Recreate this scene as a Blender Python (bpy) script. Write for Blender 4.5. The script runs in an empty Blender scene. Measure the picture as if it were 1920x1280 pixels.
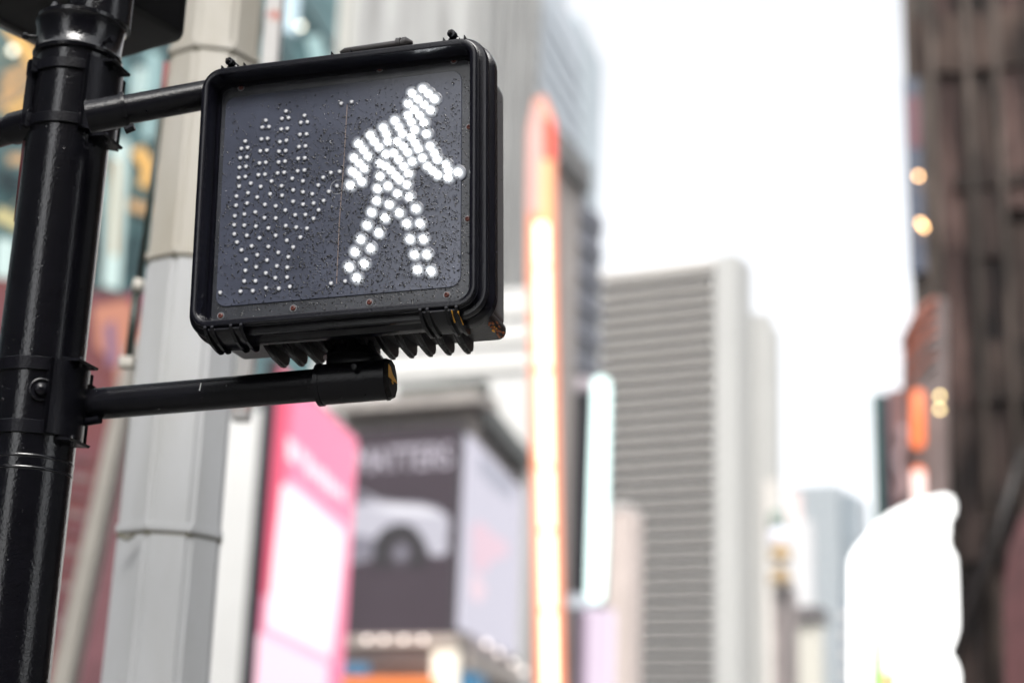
import bpy, bmesh, math, random
from mathutils import Vector, Matrix
R = math.radians
random.seed(7)
SC = bpy.context.scene
COL = SC.collection

# ------------------------------------------------------------------ camera
CAMZ, PITCH, ROLL, LENS = 1.62, 15.9, 2.07, 56.0
FPX = LENS / 36.0 * 1920
CP = Vector((0, 0, CAMZ))
CR = (Matrix.Rotation(R(90 + PITCH), 3, 'X') @ Matrix.Rotation(R(ROLL), 3, 'Z'))
cam_d = bpy.data.cameras.new('camera')
cam = bpy.data.objects.new('camera', cam_d); COL.objects.link(cam)
cam.location = CP
cam.rotation_euler = CR.to_euler()
cam_d.lens = LENS; cam_d.sensor_width = 36
cam_d.clip_start = 0.05; cam_d.clip_end = 6000
cam_d.dof.use_dof = True
cam_d.dof.focus_distance = 2.70
cam_d.dof.aperture_fstop = 1.75
cam_d.dof.aperture_blades = 0
SC.camera = cam

# ------------------------------------------------------------------ world, sun, exposure
SUN_EL, SUN_ROT = 50.0, 182.0      # behind the camera and a little left, behind cloud
w = bpy.data.worlds.new('World'); SC.world = w; w.use_nodes = True
nt = w.node_tree; nt.nodes.clear()
sky = nt.nodes.new('ShaderNodeTexSky'); sky.sky_type = 'NISHITA'; sky.sun_disc = False
sky.sun_elevation = R(SUN_EL); sky.sun_rotation = R(SUN_ROT)
sky.dust_density = 3.0; sky.air_density = 1.0; sky.ozone_density = 1.0
hs = nt.nodes.new('ShaderNodeHueSaturation'); hs.inputs['Saturation'].default_value = 0.14
bg = nt.nodes.new('ShaderNodeBackground'); bg.inputs['Strength'].default_value = 0.15
wo = nt.nodes.new('ShaderNodeOutputWorld')
nt.links.new(sky.outputs[0], hs.inputs['Color']); nt.links.new(hs.outputs[0], bg.inputs['Color'])
nt.links.new(bg.outputs[0], wo.inputs['Surface'])
sd = bpy.data.lights.new('sun', 'SUN'); sd.energy = 1.5; sd.angle = R(25); sd.color = (1, .97, .92)
so = bpy.data.objects.new('sun', sd); COL.objects.link(so)
_az = R(SUN_ROT); _d = Vector((math.sin(_az) * math.cos(R(SUN_EL)), math.cos(_az) * math.cos(R(SUN_EL)), math.sin(R(SUN_EL))))
so.rotation_euler = _d.to_track_quat('Z', 'Y').to_euler(); so.location = (0, 0, 300)
vs = SC.view_settings
SC.display_settings.display_device = 'sRGB'
vs.view_transform = 'Standard'; vs.look = 'None'; vs.gamma = 1; vs.use_curve_mapping = False
vs.exposure = 1.25
ES = .72        # lit signs against that exposure
SC.render.engine = 'CYCLES'
SC.cycles.use_denoising = True
SC.cycles.max_bounces = 8; SC.cycles.transmission_bounces = 6
SC.cycles.sample_clamp_indirect = 6

# ------------------------------------------------------------------ helpers
def ray(px, py):
    v = CR @ Vector(((px - 960) / FPX, (640 - py) / FPX, -1.0))
    return v                                     # axial depth 1
def at(px, py, d): return CP + ray(px, py) * d   # a point of the place, d metres deep
class Frame:
    """a vertical face of something: x runs along it, y goes into it, z is world height"""
    def __init__(s, px, py, d, yaw, base=0.0):
        s.o = at(px, py, d); s.o.z = base; s.yaw = yaw
        s.U = Vector((math.cos(R(yaw)), -math.sin(R(yaw)), 0)); s.N = Vector((math.sin(R(yaw)), math.cos(R(yaw)), 0))
    def hit(s, px, py, off=0.0):
        r = ray(px, py); t = ((s.o + s.N * off) - CP).dot(s.N) / r.dot(s.N)
        p = CP + r * t - s.o
        return p.dot(s.U), p.z
    def h3(s, px, py, off=0.0):
        x, z = s.hit(px, py, off); return Vector((x, off, z))
    def loc(s, p):
        q = p - s.o; return Vector((q.dot(s.U), q.dot(s.N), q.z))
def empty(name, fr_or_loc, yaw=0.0):
    o = bpy.data.objects.new(name, None); COL.objects.link(o); o.empty_display_size = .2
    if isinstance(fr_or_loc, Frame): o.location = fr_or_loc.o; o.rotation_euler.z = -R(fr_or_loc.yaw)
    else: o.location = fr_or_loc; o.rotation_euler.z = -R(yaw)
    return o
def tag(o, label=None, cat=None, group=None, kind=None):
    if label: o['label'] = label
    if cat: o['category'] = cat
    if group: o['group'] = group
    if kind: o['kind'] = kind
    return o
def thing(name, fr, label, cat, group=None): return tag(empty(name, fr), label, cat, group)
def obj(name, bm, m, parent=None, smooth=False, auto=None, loc=None):
    me = bpy.data.meshes.new(name)
    bmesh.ops.recalc_face_normals(bm, faces=bm.faces[:])
    if smooth:
        for f in bm.faces: f.smooth = True
    if auto is not None:
        for f in bm.faces: f.smooth = True
        for e in bm.edges:
            if len(e.link_faces) == 2 and e.calc_face_angle(0) > R(auto): e.smooth = False
    bm.to_mesh(me); bm.free()
    if m: me.materials.append(m)
    o = bpy.data.objects.new(name, me); COL.objects.link(o)
    if parent: o.parent = parent
    if loc is not None: o.location = loc
    return o
def inst(name, me, parent, loc, rot=None, scale=None):
    o = bpy.data.objects.new(name, me); COL.objects.link(o); o.parent = parent; o.location = loc
    if rot: o.rotation_euler = rot
    if scale: o.scale = scale
    return o
def box(bm, x0, x1, y0, y1, z0, z1, bev=0.0, seg=2):
    r = bmesh.ops.create_cube(bm, size=1.0)
    vs_ = r['verts']
    for v in vs_:
        v.co = Vector((x0 + (v.co.x + .5) * (x1 - x0), y0 + (v.co.y + .5) * (y1 - y0), z0 + (v.co.z + .5) * (z1 - z0)))
    if bev:
        es = list({e for v in vs_ for e in v.link_edges})
        bmesh.ops.bevel(bm, geom=es, offset=bev, segments=seg, affect='EDGES', profile=.5)
    return bm
def B(*a, **k): return box(bmesh.new(), *a, **k)
def tube(bm, pts, radii, n=24, cap=True, up=None):
    pts = [Vector(p) for p in pts]
    if not hasattr(radii, '__len__'): radii = [radii] * len(pts)
    rings = []
    for i, p in enumerate(pts):
        a = pts[max(i - 1, 0)]; b = pts[min(i + 1, len(pts) - 1)]
        d = (b - a).normalized()
        h = Vector(up) if up else (Vector((0, 0, 1)) if abs(d.z) < .9 else Vector((0, 1, 0)))
        s = d.cross(h).normalized(); t = s.cross(d).normalized()
        rings.append([bm.verts.new(p + (s * math.cos(2 * math.pi * k / n) + t * math.sin(2 * math.pi * k / n)) * radii[i]) for k in range(n)])
    for r0, r1 in zip(rings, rings[1:]):
        for k in range(n): bm.faces.new((r0[k], r0[(k + 1) % n], r1[(k + 1) % n], r1[k]))
    if cap: bm.faces.new(rings[0]); bm.faces.new(rings[-1])
    return bm
def T(*a, **k): return tube(bmesh.new(), *a, **k)
def lathe(bm, c, prof, n=48, phase=0.0, axis=None, squash=1.0):
    """prof = [(r, h)...] about the vertical through c, or about the given axis"""
    c = Vector(c); ax = Vector(axis).normalized() if axis is not None else Vector((0, 0, 1))
    s = ax.orthogonal().normalized() if axis is not None else Vector((1, 0, 0)); t = ax.cross(s)
    rings = []
    for r, h in prof:
        rings.append([bm.verts.new(c + ax * h + (s * math.cos(phase + 2 * math.pi * k / n) + t * math.sin(phase + 2 * math.pi * k / n)) * max(r, 1e-5)) for k in range(n)])
    for r0, r1 in zip(rings, rings[1:]):
        for k in range(n): bm.faces.new((r0[k], r0[(k + 1) % n], r1[(k + 1) % n], r1[k]))
    bm.faces.new(rings[0]); bm.faces.new(rings[-1])
    return bm
def L(*a, **k): return lathe(bmesh.new(), *a, **k)
def rrect(x0, x1, z0, z1, r, off=0.0, n=8, skew=None):
    """rounded rectangle outline in x,z; skew=(dzdx) leans nothing by default"""
    x0 -= off; x1 += off; z0 -= off; z1 += off; r = max(r + off, .002)
    out = []
    for cx, cz, a0 in ((x1 - r, z1 - r, 0), (x0 + r, z1 - r, 90), (x0 + r, z0 + r, 180), (x1 - r, z0 + r, 270)):
        for k in range(n + 1):
            a = R(a0 + 90 * k / n); out.append((cx + r * math.cos(a), cz + r * math.sin(a)))
    return out
def sweep(bm, rings, cap0=False, cap1=False, closed=False):
    """rings = lists of 3D points of equal length"""
    vr = [[bm.verts.new(p) for p in r] for r in rings]
    n = len(vr[0]); pairs = list(zip(vr, vr[1:])) + ([(vr[-1], vr[0])] if closed else [])
    for a, b in pairs:
        for k in range(n): bm.faces.new((a[k], a[(k + 1) % n], b[(k + 1) % n], b[k]))
    if cap0: bm.faces.new(vr[0])
    if cap1: bm.faces.new(vr[-1])
    return bm
def prism(bm, pts, y0, y1):
    """polygon in x,z extruded between two depths"""
    return sweep(bm, [[(x, y0, z) for x, z in pts], [(x, y1, z) for x, z in pts]], True, True)
def PR(*a): return prism(bmesh.new(), *a)

_mats = {}
def mat(name, col, rough=.6, metal=0.0, var=.12, scale=3.0, bump=0.0, bscale=40.0, emit=None, es=0.0, coat=0.0,
        trans=0.0, ior=None, stretch=None, col2=None, thr=None, spec=None):
    if name in _mats: return _mats[name]
    m = bpy.data.materials.new(name); m.use_nodes = True; _mats[name] = m
    t = m.node_tree; b = t.nodes['Principled BSDF']
    b.inputs['Base Color'].default_value = (*col, 1); b.inputs['Roughness'].default_value = rough
    b.inputs['Metallic'].default_value = metal; b.inputs['Coat Weight'].default_value = coat
    b.inputs['Transmission Weight'].default_value = trans
    if spec is not None: b.inputs['Specular IOR Level'].default_value = spec
    if ior: b.inputs['IOR'].default_value = ior
    if emit: b.inputs['Emission Color'].default_value = (*emit, 1); b.inputs['Emission Strength'].default_value = es * ES
    tc = t.nodes.new('ShaderNodeTexCoord'); mp = t.nodes.new('ShaderNodeMapping')
    if stretch: mp.inputs['Scale'].default_value = stretch
    t.links.new(tc.outputs['Object'], mp.inputs['Vector'])
    if var or col2:
        n = t.nodes.new('ShaderNodeTexNoise'); n.inputs['Scale'].default_value = scale; n.inputs['Detail'].default_value = 6
        n.inputs['Roughness'].default_value = .6
        t.links.new(mp.outputs[0], n.inputs['Vector'])
        r = t.nodes.new('ShaderNodeValToRGB')
        lo, hi = thr if thr else (.3, .7)
        r.color_ramp.elements[0].position = lo; r.color_ramp.elements[1].position = hi
        c2 = col2 if col2 else tuple(min(1, c * (1 + var)) for c in col)
        c1 = col if col2 else tuple(c * (1 - var) for c in col)
        r.color_ramp.elements[0].color = (*c1, 1); r.color_ramp.elements[1].color = (*c2, 1)
        t.links.new(n.outputs['Fac'], r.inputs[0]); t.links.new(r.outputs[0], b.inputs['Base Color'])
        if emit and es and var: pass
    if bump:
        n2 = t.nodes.new('ShaderNodeTexNoise'); n2.inputs['Scale'].default_value = bscale; n2.inputs['Detail'].default_value = 4
        t.links.new(mp.outputs[0], n2.inputs['Vector'])
        bp = t.nodes.new('ShaderNodeBump'); bp.inputs['Strength'].default_value = bump; bp.inputs['Distance'].default_value = .002
        t.links.new(n2.outputs['Fac'], bp.inputs['Height']); t.links.new(bp.outputs[0], b.inputs['Normal'])
    return m

M_black = mat('black_gloss_paint', (.003, .003, .0045), rough=.15, var=.25, scale=20, bump=.32, bscale=190, coat=.2)
M_arm = mat('black_satin_paint', (.004, .004, .006), rough=.27, spec=.22, var=.3, scale=25, bump=.3, bscale=220)
M_bez = mat('black_moulded_plastic', (.004, .004, .007), rough=.2, spec=.35, var=.25, scale=30, bump=.12, bscale=260)
M_hous = mat('charcoal_plastic', (.022, .019, .019), rough=.32, var=.15, scale=20, bump=.12, bscale=260)
M_bot = mat('black_cast_housing', (.005, .0045, .0055), rough=.32, var=.3, scale=30, bump=.25, bscale=180, spec=.3)
M_plate = mat('dark_grey_lens_plate', (.030, .032, .038), rough=.22, var=.4, scale=14, bump=.05, bscale=200)
M_lens = mat('grey_lens_reflection_tint', (.054, .060, .084), rough=.14, var=.22, scale=9, bump=.05, bscale=150)  # blue tint in the lens colour stands for reflected neon screens
M_ledoff = mat('milky_led_painted_glint', (.48, .50, .55), rough=.3, var=0, emit=(.8, .87, 1), es=.10)
M_ledon = mat('lit_led_painted_halo', (.9, .9, .9), rough=.3, var=0, emit=(.93, .97, 1), es=22.0)
M_yel = mat('chipped_yellow_paint', (.75, .36, .02), rough=.5, var=.2, scale=60, bump=.3)
M_rust = mat('rusty_screw', (.10, .02, .012), rough=.5, var=.5, scale=300)
M_ring = mat('pale_washer_ring', (.16, .16, .17), rough=.4, var=.2)
M_drop = mat('rain_water', (1, 1, 1), rough=0.0, var=0, trans=1.0, ior=1.33)
M_pole_lo = mat('galvanised_grey_steel', (.34, .34, .33), rough=.42, metal=.0, var=.0, col2=(.44, .45, .465), thr=(.22, .60), scale=4, bump=.05, bscale=30, stretch=(1, 1, .25))
M_pole_hi = mat('weathered_beige_steel', (.30, .27, .21), rough=.45, metal=.0, var=.0, col2=(.43, .41, .37), thr=(.24, .62), scale=4, bump=.05, bscale=30, stretch=(1, 1, .25))
M_seam = mat('dirty_seam', (.16, .15, .11), rough=.7, var=.4, scale=20)
M_dkgreen = mat('dark_green_metal', (.02, .028, .022), rough=.5, var=.2)

# ------------------------------------------------------------------ setting (ground is below the picture; it bounces light)
gd = obj('ground', B(-3000, 3000, -3000, 3000, -.5, -.02), mat('concrete_ground', (.085, .085, .082), rough=.8, var=.2, scale=.3)); tag(gd, kind='structure')
STAZ = 10.0
rd = obj('road', B(-9, 9, -400, 700, -.02, -.012), mat('wet_asphalt', (.05, .05, .053), rough=.35, var=.3, scale=.8, bump=.3)); rd.rotation_euler.z = -R(STAZ); rd.location = (12, 0, 0); tag(rd, kind='structure')
pv = obj('pavement', B(-6, 0, -400, 300, -.02, .12), mat('pavement_concrete', (.14, .138, .13), rough=.6, var=.2, scale=.8)); pv.rotation_euler.z = -R(STAZ); pv.location = (3, 0, 0); tag(pv, kind='structure')

# ------------------------------------------------------------------ building kit
def shell(bm, fr, pl, pr_, pt, depth, refy=None, z0=0.0, off=0.0):
    """solid block whose front spans px pl..pr_ with its roof line at px row pt"""
    ry = refy if refy else pt
    x0, zt = fr.hit(pl, pt, off); x1, _ = fr.hit(pr_, ry, off)
    box(bm, x0, x1, off, off + depth, z0, zt); return x0, x1, zt
glass_dk = mat('dark_window_glass', (.03, .035, .042), rough=.12, var=.3, scale=.5)

# the striped slab tower ---------------------------------------------------
fr = Frame(1350, 800, 460, 27)
tw = thing('striped_tower', fr, 'tall pale office tower with horizontal ledges across its face, standing against the white sky', 'tower')
x0, _ = fr.hit(1128, 540); x1, _ = fr.hit(1352, 520); _, zt = fr.hit(1380, 490)
x2, _ = fr.hit(1393, 495)
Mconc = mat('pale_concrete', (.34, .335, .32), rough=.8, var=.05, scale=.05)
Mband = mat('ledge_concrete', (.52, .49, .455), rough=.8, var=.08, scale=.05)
Mdarkw = mat('dark_window_band', (.034, .028, .028), rough=.3, var=.25, scale=.06)  # dark glass colour of the windows behind the ledges
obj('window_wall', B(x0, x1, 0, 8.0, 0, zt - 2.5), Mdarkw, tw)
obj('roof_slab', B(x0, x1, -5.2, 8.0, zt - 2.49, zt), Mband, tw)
obj('end_pier', B(x1, x2, -5.6, 8.5, 0, zt + .6), Mconc, tw)
pitch_ = 3.75
led = bmesh.new(); box(led, x0, x1 - .02, -4.6, -.02, -.27, .27)
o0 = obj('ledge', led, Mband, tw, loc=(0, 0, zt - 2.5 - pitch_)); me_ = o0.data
z = zt - 2.5 - 2 * pitch_
while z > 4:
    inst('ledge', me_, tw, (0, 0, z)); z -= pitch_
a, zt2 = fr.hit(1452, 612, 9.0); a0, _ = fr.hit(1405, 700, 9.0)
obj('rear_block', B(x2 - 3, a, 9.0, 15, 0, zt2), Mconc, tw)
a3, zt3 = fr.hit(1440, 602, 9.0)
obj('roof_step', B(x2 - 3, a3, 10, 14.5, zt2 + .01, zt3 + 3), Mconc, tw)
obj('side_pier', B(a - 3.4, a + .6, 8.2, 8.98, 0, fr.hit(1450, 900, 9)[1]), Mband, tw)

# far pale tower ------------------------------------------------------------
fr = Frame(1560, 1000, 820, 27)
ft = thing('distant_glass_tower', fr, 'far pale blue glass tower with a faint window grid, right of the striped tower', 'tower')
Mfar = mat('pale_blue_glass', (.15, .185, .21), rough=.3, var=.12, scale=.02)
Mfar2 = mat('pale_mullion', (.36, .38, .39), rough=.6, var=.05)
x0, zt = fr.hit(1478, 912); x1, _ = fr.hit(1570, 900)
obj('curtain_wall', B(x0, x1, 0, 40, 0, zt), Mfar, ft)
mb = bmesh.new(); nn = 16
for k in range(nn + 1):
    xx = x0 + (x1 - x0) * k / nn; box(mb, xx - .28, xx + .28, -.5, -.01, 0, zt)
for k in range(1, 22):
    zz = zt * k / 22; box(mb, x0 - .2, x1 + .2, -.3, -.005, zz - .3, zz + .3)
o = obj('mullion_grid', mb, Mfar2, ft); o['kind'] = 'stuff'
obj('side_wing', B(x1 + .01, fr.hit(1603, 950, 12)[0], 12, 40, 0, fr.hit(1590, 925, 12)[1]), Mfar, ft)

def blockb(name, label, px0, px1, pt, dist, yaw, depth, m, refx=None, cat='building'):
    f = Frame(refx or px1, (pt + 1280) / 2 if pt > 0 else 600, dist, yaw)
    t = thing(name, f, label, cat)
    bx0, bz = f.hit(px0, pt); bx1, _ = f.hit(px1, pt)
    obj('wall', B(bx0, bx1, 0, depth, 0, bz), m, t)
    return f, t, bx0, bx1, bz
# slate block low right of far tower
f, t, *_r = blockb('slate_block', 'dark slate building low behind the white glowing sign', 1578, 1640, 1130, 500, 20, 30, mat('slate_blue', (.10, .13, .18), var=.2, scale=.1))
bm = bmesh.new()
for k in range(6): box(bm, _r[0] - .1, _r[1] + .1, -.6, -.01, _r[2] - 5 - k * 6, _r[2] - 3 - k * 6)
obj('floor_band', bm, Mband, t)
# small street blocks between striped tower and far tower
Mwhite = mat('white_stone', (.50, .495, .50), rough=.8, var=.06, scale=.1)
f, t, ax0, ax1, az = blockb('narrow_white_building', 'narrow bright white building just right of the striped tower', 1472, 1520, 975, 300, 24, 3, Mwhite)
obj('parapet', B(ax0, ax0 + (ax1 - ax0) * .55, 1, 3, az + .01, az + 5.5), mat('blush_stone', (.62, .50, .48), var=.1), t)
for k in range(4):
    obj('window', B(ax0 + 1.2, ax1 - 1.2, -.25, -.01, az - 22 - 3.2 * k, az - 20.6 - 3.2 * k), mat('grey_pane', (.22, .2, .2), rough=.2), t)
f, t, ax0, ax1, az = blockb('lower_cream_building', 'cream building with dark ledge under the narrow white building', 1488, 1536, 1168, 250, 24, 3, mat('cream_stone', (.50, .48, .42), var=.1))
obj('dark_ledge', B(ax0 - .8, ax1 + .1, -1, 6, az + .01, az + 2.6), mat('dark_bronze', (.09, .08, .08), var=.3), t)
obj('ground_awning', B(ax0 - .8, ax1, -2, -.02, f.hit(1510, 1268)[1] - 2, f.hit(1510, 1262)[1]), mat('dark_bronze', ()), t) if False else None
f, t, ax0, ax1, az = blockb('ornament_building', 'slim grey building with golden ornaments beside the striped tower', 1448, 1486, 1100, 240, 24, 3, mat('umber_stone', (.24, .20, .19), var=.3, scale=.3))
lat = [(0.0, 0), (1.7, 0), (1.9, .6), (1.5, 1.5), (.6, 2.3), (.25, 3.2), (0.0, 3.4)]
for py, mm in ((1095, 'old_gold'), (1050, 'old_gold')):
    c = f.h3(1464, py, -1.2); obj('gilt_ornament', L(c, lat, n=16), mat('old_gold', (.34, .23, .11), rough=.45, var=.5, scale=.6), t, True)
c = f.h3(1462, 1010, 1); obj('globe_finial', L(c, [(0, -2), (1.4, -1.3), (1.9, 0), (1.4, 1.3), (0, 2)], n=20), mat('pale_lilac', (.60, .60, .68), var=.1), t, True)
c = f.h3(1458, 975, 2); obj('green_cap', L(c, [(0.8, -2.5), (1.6, -.9), (1.2, 1.2), (0, 2)], n=16), mat('verdigris', (.16, .20, .17), var=.3), t, True)
obj('mast', B(ax0 + 1.9, ax0 + 2.6, -.6, -.01, 0, az), mat('dark_bronze', (.09, .08, .08), var=.3), t)
obj('band', B(ax0 - .1, ax1 + .1, -.7, -.3, f.hit(1465, 1062)[1] - .7, f.hit(1465, 1062)[1]), Mwhite, t)

# pale blue-white tower above the signal, right ---------------------------------
fr = Frame(1095, 300, 190, -74)
pt = thing('pale_blue_tower', fr, 'pale bluish white tower rising out of the top of the frame behind the orange sign', 'tower')
Mpb = mat('pale_blue_render', (.46, .50, .54), rough=.6, var=.06, scale=.1)
x0, zt = fr.hit(985, -90); x1, zb = fr.hit(1090, 92)
pts = [(x0, 0), (x1, 0), (x1, fr.hit(1100, 95)[1]), (fr.hit(1062, 10)[0], fr.hit(1062, 10)[1]), (fr.hit(1062, 10)[0], zt), (x0, zt)]
obj('wall', B(x0, x1, 0, 14, 0, fr.hit(1090, 70)[1]), Mpb, pt)
obj('upper_wall', B(x0, fr.hit(1058, 0)[0], 0, 14, fr.hit(1090, 70)[1] + .01, fr.hit(1000, -200)[1]), Mpb, pt)
obj('corner_bay', B(x1 + .01, fr.hit(1126, 300, .5)[0], .5, 12, 0, fr.hit(1115, 92, .5)[1]), mat('grey_blue_glass', (.33, .39, .42), rough=.25, var=.15, scale=.2), pt)
for k in range(9):
    zz = fr.hit(1040, 60 + 42 * k)[1]
    obj('string_course', B(x0, x1, -.25, -.01, zz - .25, zz + .25), mat('pale_joint', (.44, .48, .52), var=.05), pt)

# dark ribbed block under it ------------------------------------------------------
fr = Frame(1125, 600, 150, -60)
db = thing('dark_ribbed_building', fr, 'dark slate building with horizontal bands between the orange sign and the striped tower', 'building')
x0, zt0 = fr.hit(1080, 372); x1, zt1 = fr.hit(1128, 405)
Mdk = mat('dark_slate_wall', (.055, .058, .075), rough=.4, var=.25, scale=.3)
obj('wall', B(x0, x1, 0, 25, 0, zt1), Mdk, db)
rb = bmesh.new(); box(rb, x0 + .05, x1 - .05, -.35, -.01, -.45, .45); r0 = obj('floor_band', rb, mat('grey_rib', (.13, .135, .16), var=.2), db, loc=(0, 0, zt1 - 1.2))
for k in range(1, 16): inst('floor_band', r0.data, db, (0, 0, zt1 - 1.2 - 2.9 * k))
for k in range(7):
    xx = x0 + (x1 - x0) * (k + .5) / 7; h = random.uniform(.6, 2.6)
    obj('roof_pipe', B(xx - .8, xx + .6, 1, 3, zt1 + .01, zt1 + h), mat('grey_rib', ()) if False else mat('roof_grey', (.12, .12, .13)), db)
# beige wall right of the orange sign
fr = Frame(1040, 700, 120, -70)
bw = thing('beige_stone_building', fr, 'beige stone wall directly right of the orange lit sign', 'building')
x0, _ = fr.hit(1034, 400); x1, zt = fr.hit(1086, 372)
obj('wall', B(x0, x1, 0, 12, 0, fr.hit(1060, 330)[1]), mat('plain_beige_stone', (.33, .29, .265), rough=.8, var=.12, scale=.3), bw)  # even beige stone colour
obj('cornice', B(x0, x1 + .6, -.8, 12, fr.hit(1060, 330)[1] + .01, fr.hit(1060, 330)[1] + 2.4), mat('sooty_cornice', (.12, .115, .11), var=.4, scale=1), bw)
obj('upper_wall', B(x0, fr.hit(1058, 300)[0], .5, 10, fr.hit(1060, 330)[1] + 2.42, fr.hit(1045, 255)[1]), mat('sooty_cornice', (.12, .115, .11)), bw)

# tower with vertical piers (above the signal) and its grey side -----------------------
fr = Frame(890, 300, 100, 20)
pb = thing('pier_tower', fr, 'cream stone tower with soft vertical piers, filling the background above the walk signal', 'tower')
x0, _ = fr.hit(612, 60); x1, _ = fr.hit(900, 60); _, zt = fr.hit(760, -160)
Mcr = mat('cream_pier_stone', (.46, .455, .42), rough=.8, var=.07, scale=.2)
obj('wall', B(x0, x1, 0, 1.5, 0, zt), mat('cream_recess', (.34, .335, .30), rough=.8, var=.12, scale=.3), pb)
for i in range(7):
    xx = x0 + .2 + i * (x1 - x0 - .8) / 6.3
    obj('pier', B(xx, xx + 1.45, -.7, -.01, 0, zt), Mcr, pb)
# grey side
gs = Frame(905, 300, 99, -72)
gb = thing('grey_streaked_building', gs, 'grey weather-streaked building side to the right of the walk signal, left of the orange sign', 'building')
Mgs = mat('grey_streaked_stone', (.18, .177, .172), rough=.85, var=0, scale=.9, stretch=(2.2, 2.2, .12), col2=(.38, .38, .37), thr=(.32, .66))
x0, _ = gs.hit(880, 200); x1, _ = gs.hit(1002, 200)
obj('wall', B(x0, x1, 0, 8, 0, gs.hit(940, -250)[1]), Mgs, gb)
for i in range(6):
    xx = x0 + (x1 - x0) * (i + .3) / 6
    obj('pilaster', B(xx, xx + .9, -.5, -.01, 0, gs.hit(940, -250)[1]), mat('grey_pilaster', (.22, .217, .212), rough=.85, scale=.9, stretch=(2, 2, .15), col2=(.40, .40, .39), thr=(.3, .7)), gb)

# white low building
fr = Frame(900, 650, 86, 20)
wb = thing('white_low_building', fr, 'bright white building behind the lower arm, above the dark car billboard', 'building')
x0, _ = fr.hit(380, 640); x1, _ = fr.hit(993, 640); _, zt = fr.hit(900, 545)
obj('wall', B(x0, x1, 0, 1.5, 0, zt), mat('bright_white_render', (.62, .615, .60), rough=.8, var=.05, scale=.2), wb)
for k in range(3):
    zz = fr.hit(850, 700 - 50 * k)[1]; obj('moulding', B(x0, x1, -.25, -.01, zz, zz + .3), mat('offwhite_moulding', (.66, .65, .62), var=.05), wb)

# billboard corner building ---------------------------------------------------------------
fr = Frame(866, 1000, 70, 26)
cb = thing('corner_building', fr, 'pinkish stone corner building that carries the dark car billboard', 'building')
Mst = mat('pinkish_stone', (.42, .37, .345), rough=.8, var=.12, scale=.4)
x0, _ = fr.hit(630, 900); x1, _ = fr.hit(872, 900); _, zt = fr.hit(860, 765)
obj('wall', B(x0, x1, .3, 1.2, 0, zt), Mst, cb)
obj('cornice', B(x0, x1 + .9, -.9, 1.2, zt + .01, zt + .55), mat('weathered_cornice', (.34, .31, .29), rough=.8, var=.3, scale=1.2), cb)
for (a_, b_, m_) in ((742, 862, 1), (868, 905, 1)):
    xa, za = fr.hit(a_, 770, -.5); xb, _ = fr.hit(b_, 762, -.5)
    obj('roof_rail', B(xa, xb, -.5, .2, zt + .56, zt + 1.1), mat('dark_roof_metal', (.08, .085, .075), var=.4, scale=1), cb)
obj('lower_ledge', B(x0, x1 + .3, -.5, .28, fr.hit(760, 1212)[1], fr.hit(760, 1192)[1]), mat('tan_ledge', (.44, .38, .34), var=.15), cb)
obj('lower_band', B(x0, x1 + .2, -.2, .29, fr.hit(760, 1245)[1], fr.hit(760, 1213)[1]), mat('umber_band', (.19, .15, .14), var=.2), cb)
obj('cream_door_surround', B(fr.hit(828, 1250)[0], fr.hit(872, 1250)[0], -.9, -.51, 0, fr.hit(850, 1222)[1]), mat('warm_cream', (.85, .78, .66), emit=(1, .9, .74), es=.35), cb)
# side wing, not square to the front
sf = Frame(872, 1000, 70, -79)
sb = thing('side_wing_building', sf, 'pale stone flank running back from the car billboard towards the orange sign', 'building')
xs0 = .05; xs1, _ = sf.hit(996, 1000); _, zs = sf.hit(880, 770)
obj('wall', B(.5, xs1, .5, .9, 0, zs), mat('pale_warm_stone', (.58, .53, .50), rough=.8, var=.1, scale=.3), sb)
obj('cornice', B(.9, xs1, -.5, .9, zs + .01, zs + .9), mat('dark_roof_metal', ()) if False else mat('sooty_cornice', ()) if False else _mats['dark_roof_metal'], sb)
obj('lower_ledge', B(.5, xs1, -.4, .48, sf.hit(900, 1232)[1] - .8, sf.hit(900, 1232)[1]), _mats['tan_ledge'], sb)
# screens
Mscr_dark = mat('dark_plum_screen', (.03, .025, .03), rough=.5, spec=.15, var=.15, scale=.2, emit=(.30, .22, .27), es=.10)
Mscr_lt = mat('screen_silver', (.08, .08, .09), rough=.4, var=0, emit=(.62, .60, .68), es=.5)
Mscr_lt2 = mat('screen_silver_dim', (.06, .06, .07), rough=.4, var=0, emit=(.35, .32, .40), es=.30)
Mscr_wheel = mat('screen_wheel', (.02, .02, .02), rough=.4, var=0, emit=(.10, .075, .10), es=.4)
Mscr_txt = mat('screen_lettering', (.1, .1, .1), rough=.4, var=0, emit=(.66, .60, .70), es=.62)
bs = thing('car_billboard', fr, 'dark billboard showing a silver car under the word MATTERS', 'billboard')
q0, zt = fr.hit(648, 812, -.3); q1, _ = fr.hit(862, 800, -.3); _, zb = fr.hit(845, 1190, -.3); zt = fr.hit(860, 799, -.3)[1]
obj('screen', B(q0, q1, -.3, .28, zb, zt), Mscr_dark, bs)
obj('frame', sweep(bmesh.new(), [[(x, y, z) for x, z in rrect(q0, q1, zb, zt, .05, of, 3)] for of, y in ((0, .28), (0, -.36), (.18, -.36), (.18, .28))]), mat('dark_frame', (.05, .045, .05), var=.2), bs)
def poly(pxs, off): return [fr.hit(a, b, off) for a, b in pxs]
body = [(640, 915), (655, 908), (680, 922), (712, 938), (745, 942), (790, 944), (820, 952), (840, 966), (843, 985), (838, 1010), (842, 1030), (828, 1042), (806, 1040), (796, 1012), (778, 996), (752, 990), (728, 998), (710, 1018), (700, 1045), (660, 1055), (636, 1056)]
obj('car_picture', PR(poly(body, -.32), -.325, -.305), Mscr_lt, bs)
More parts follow.
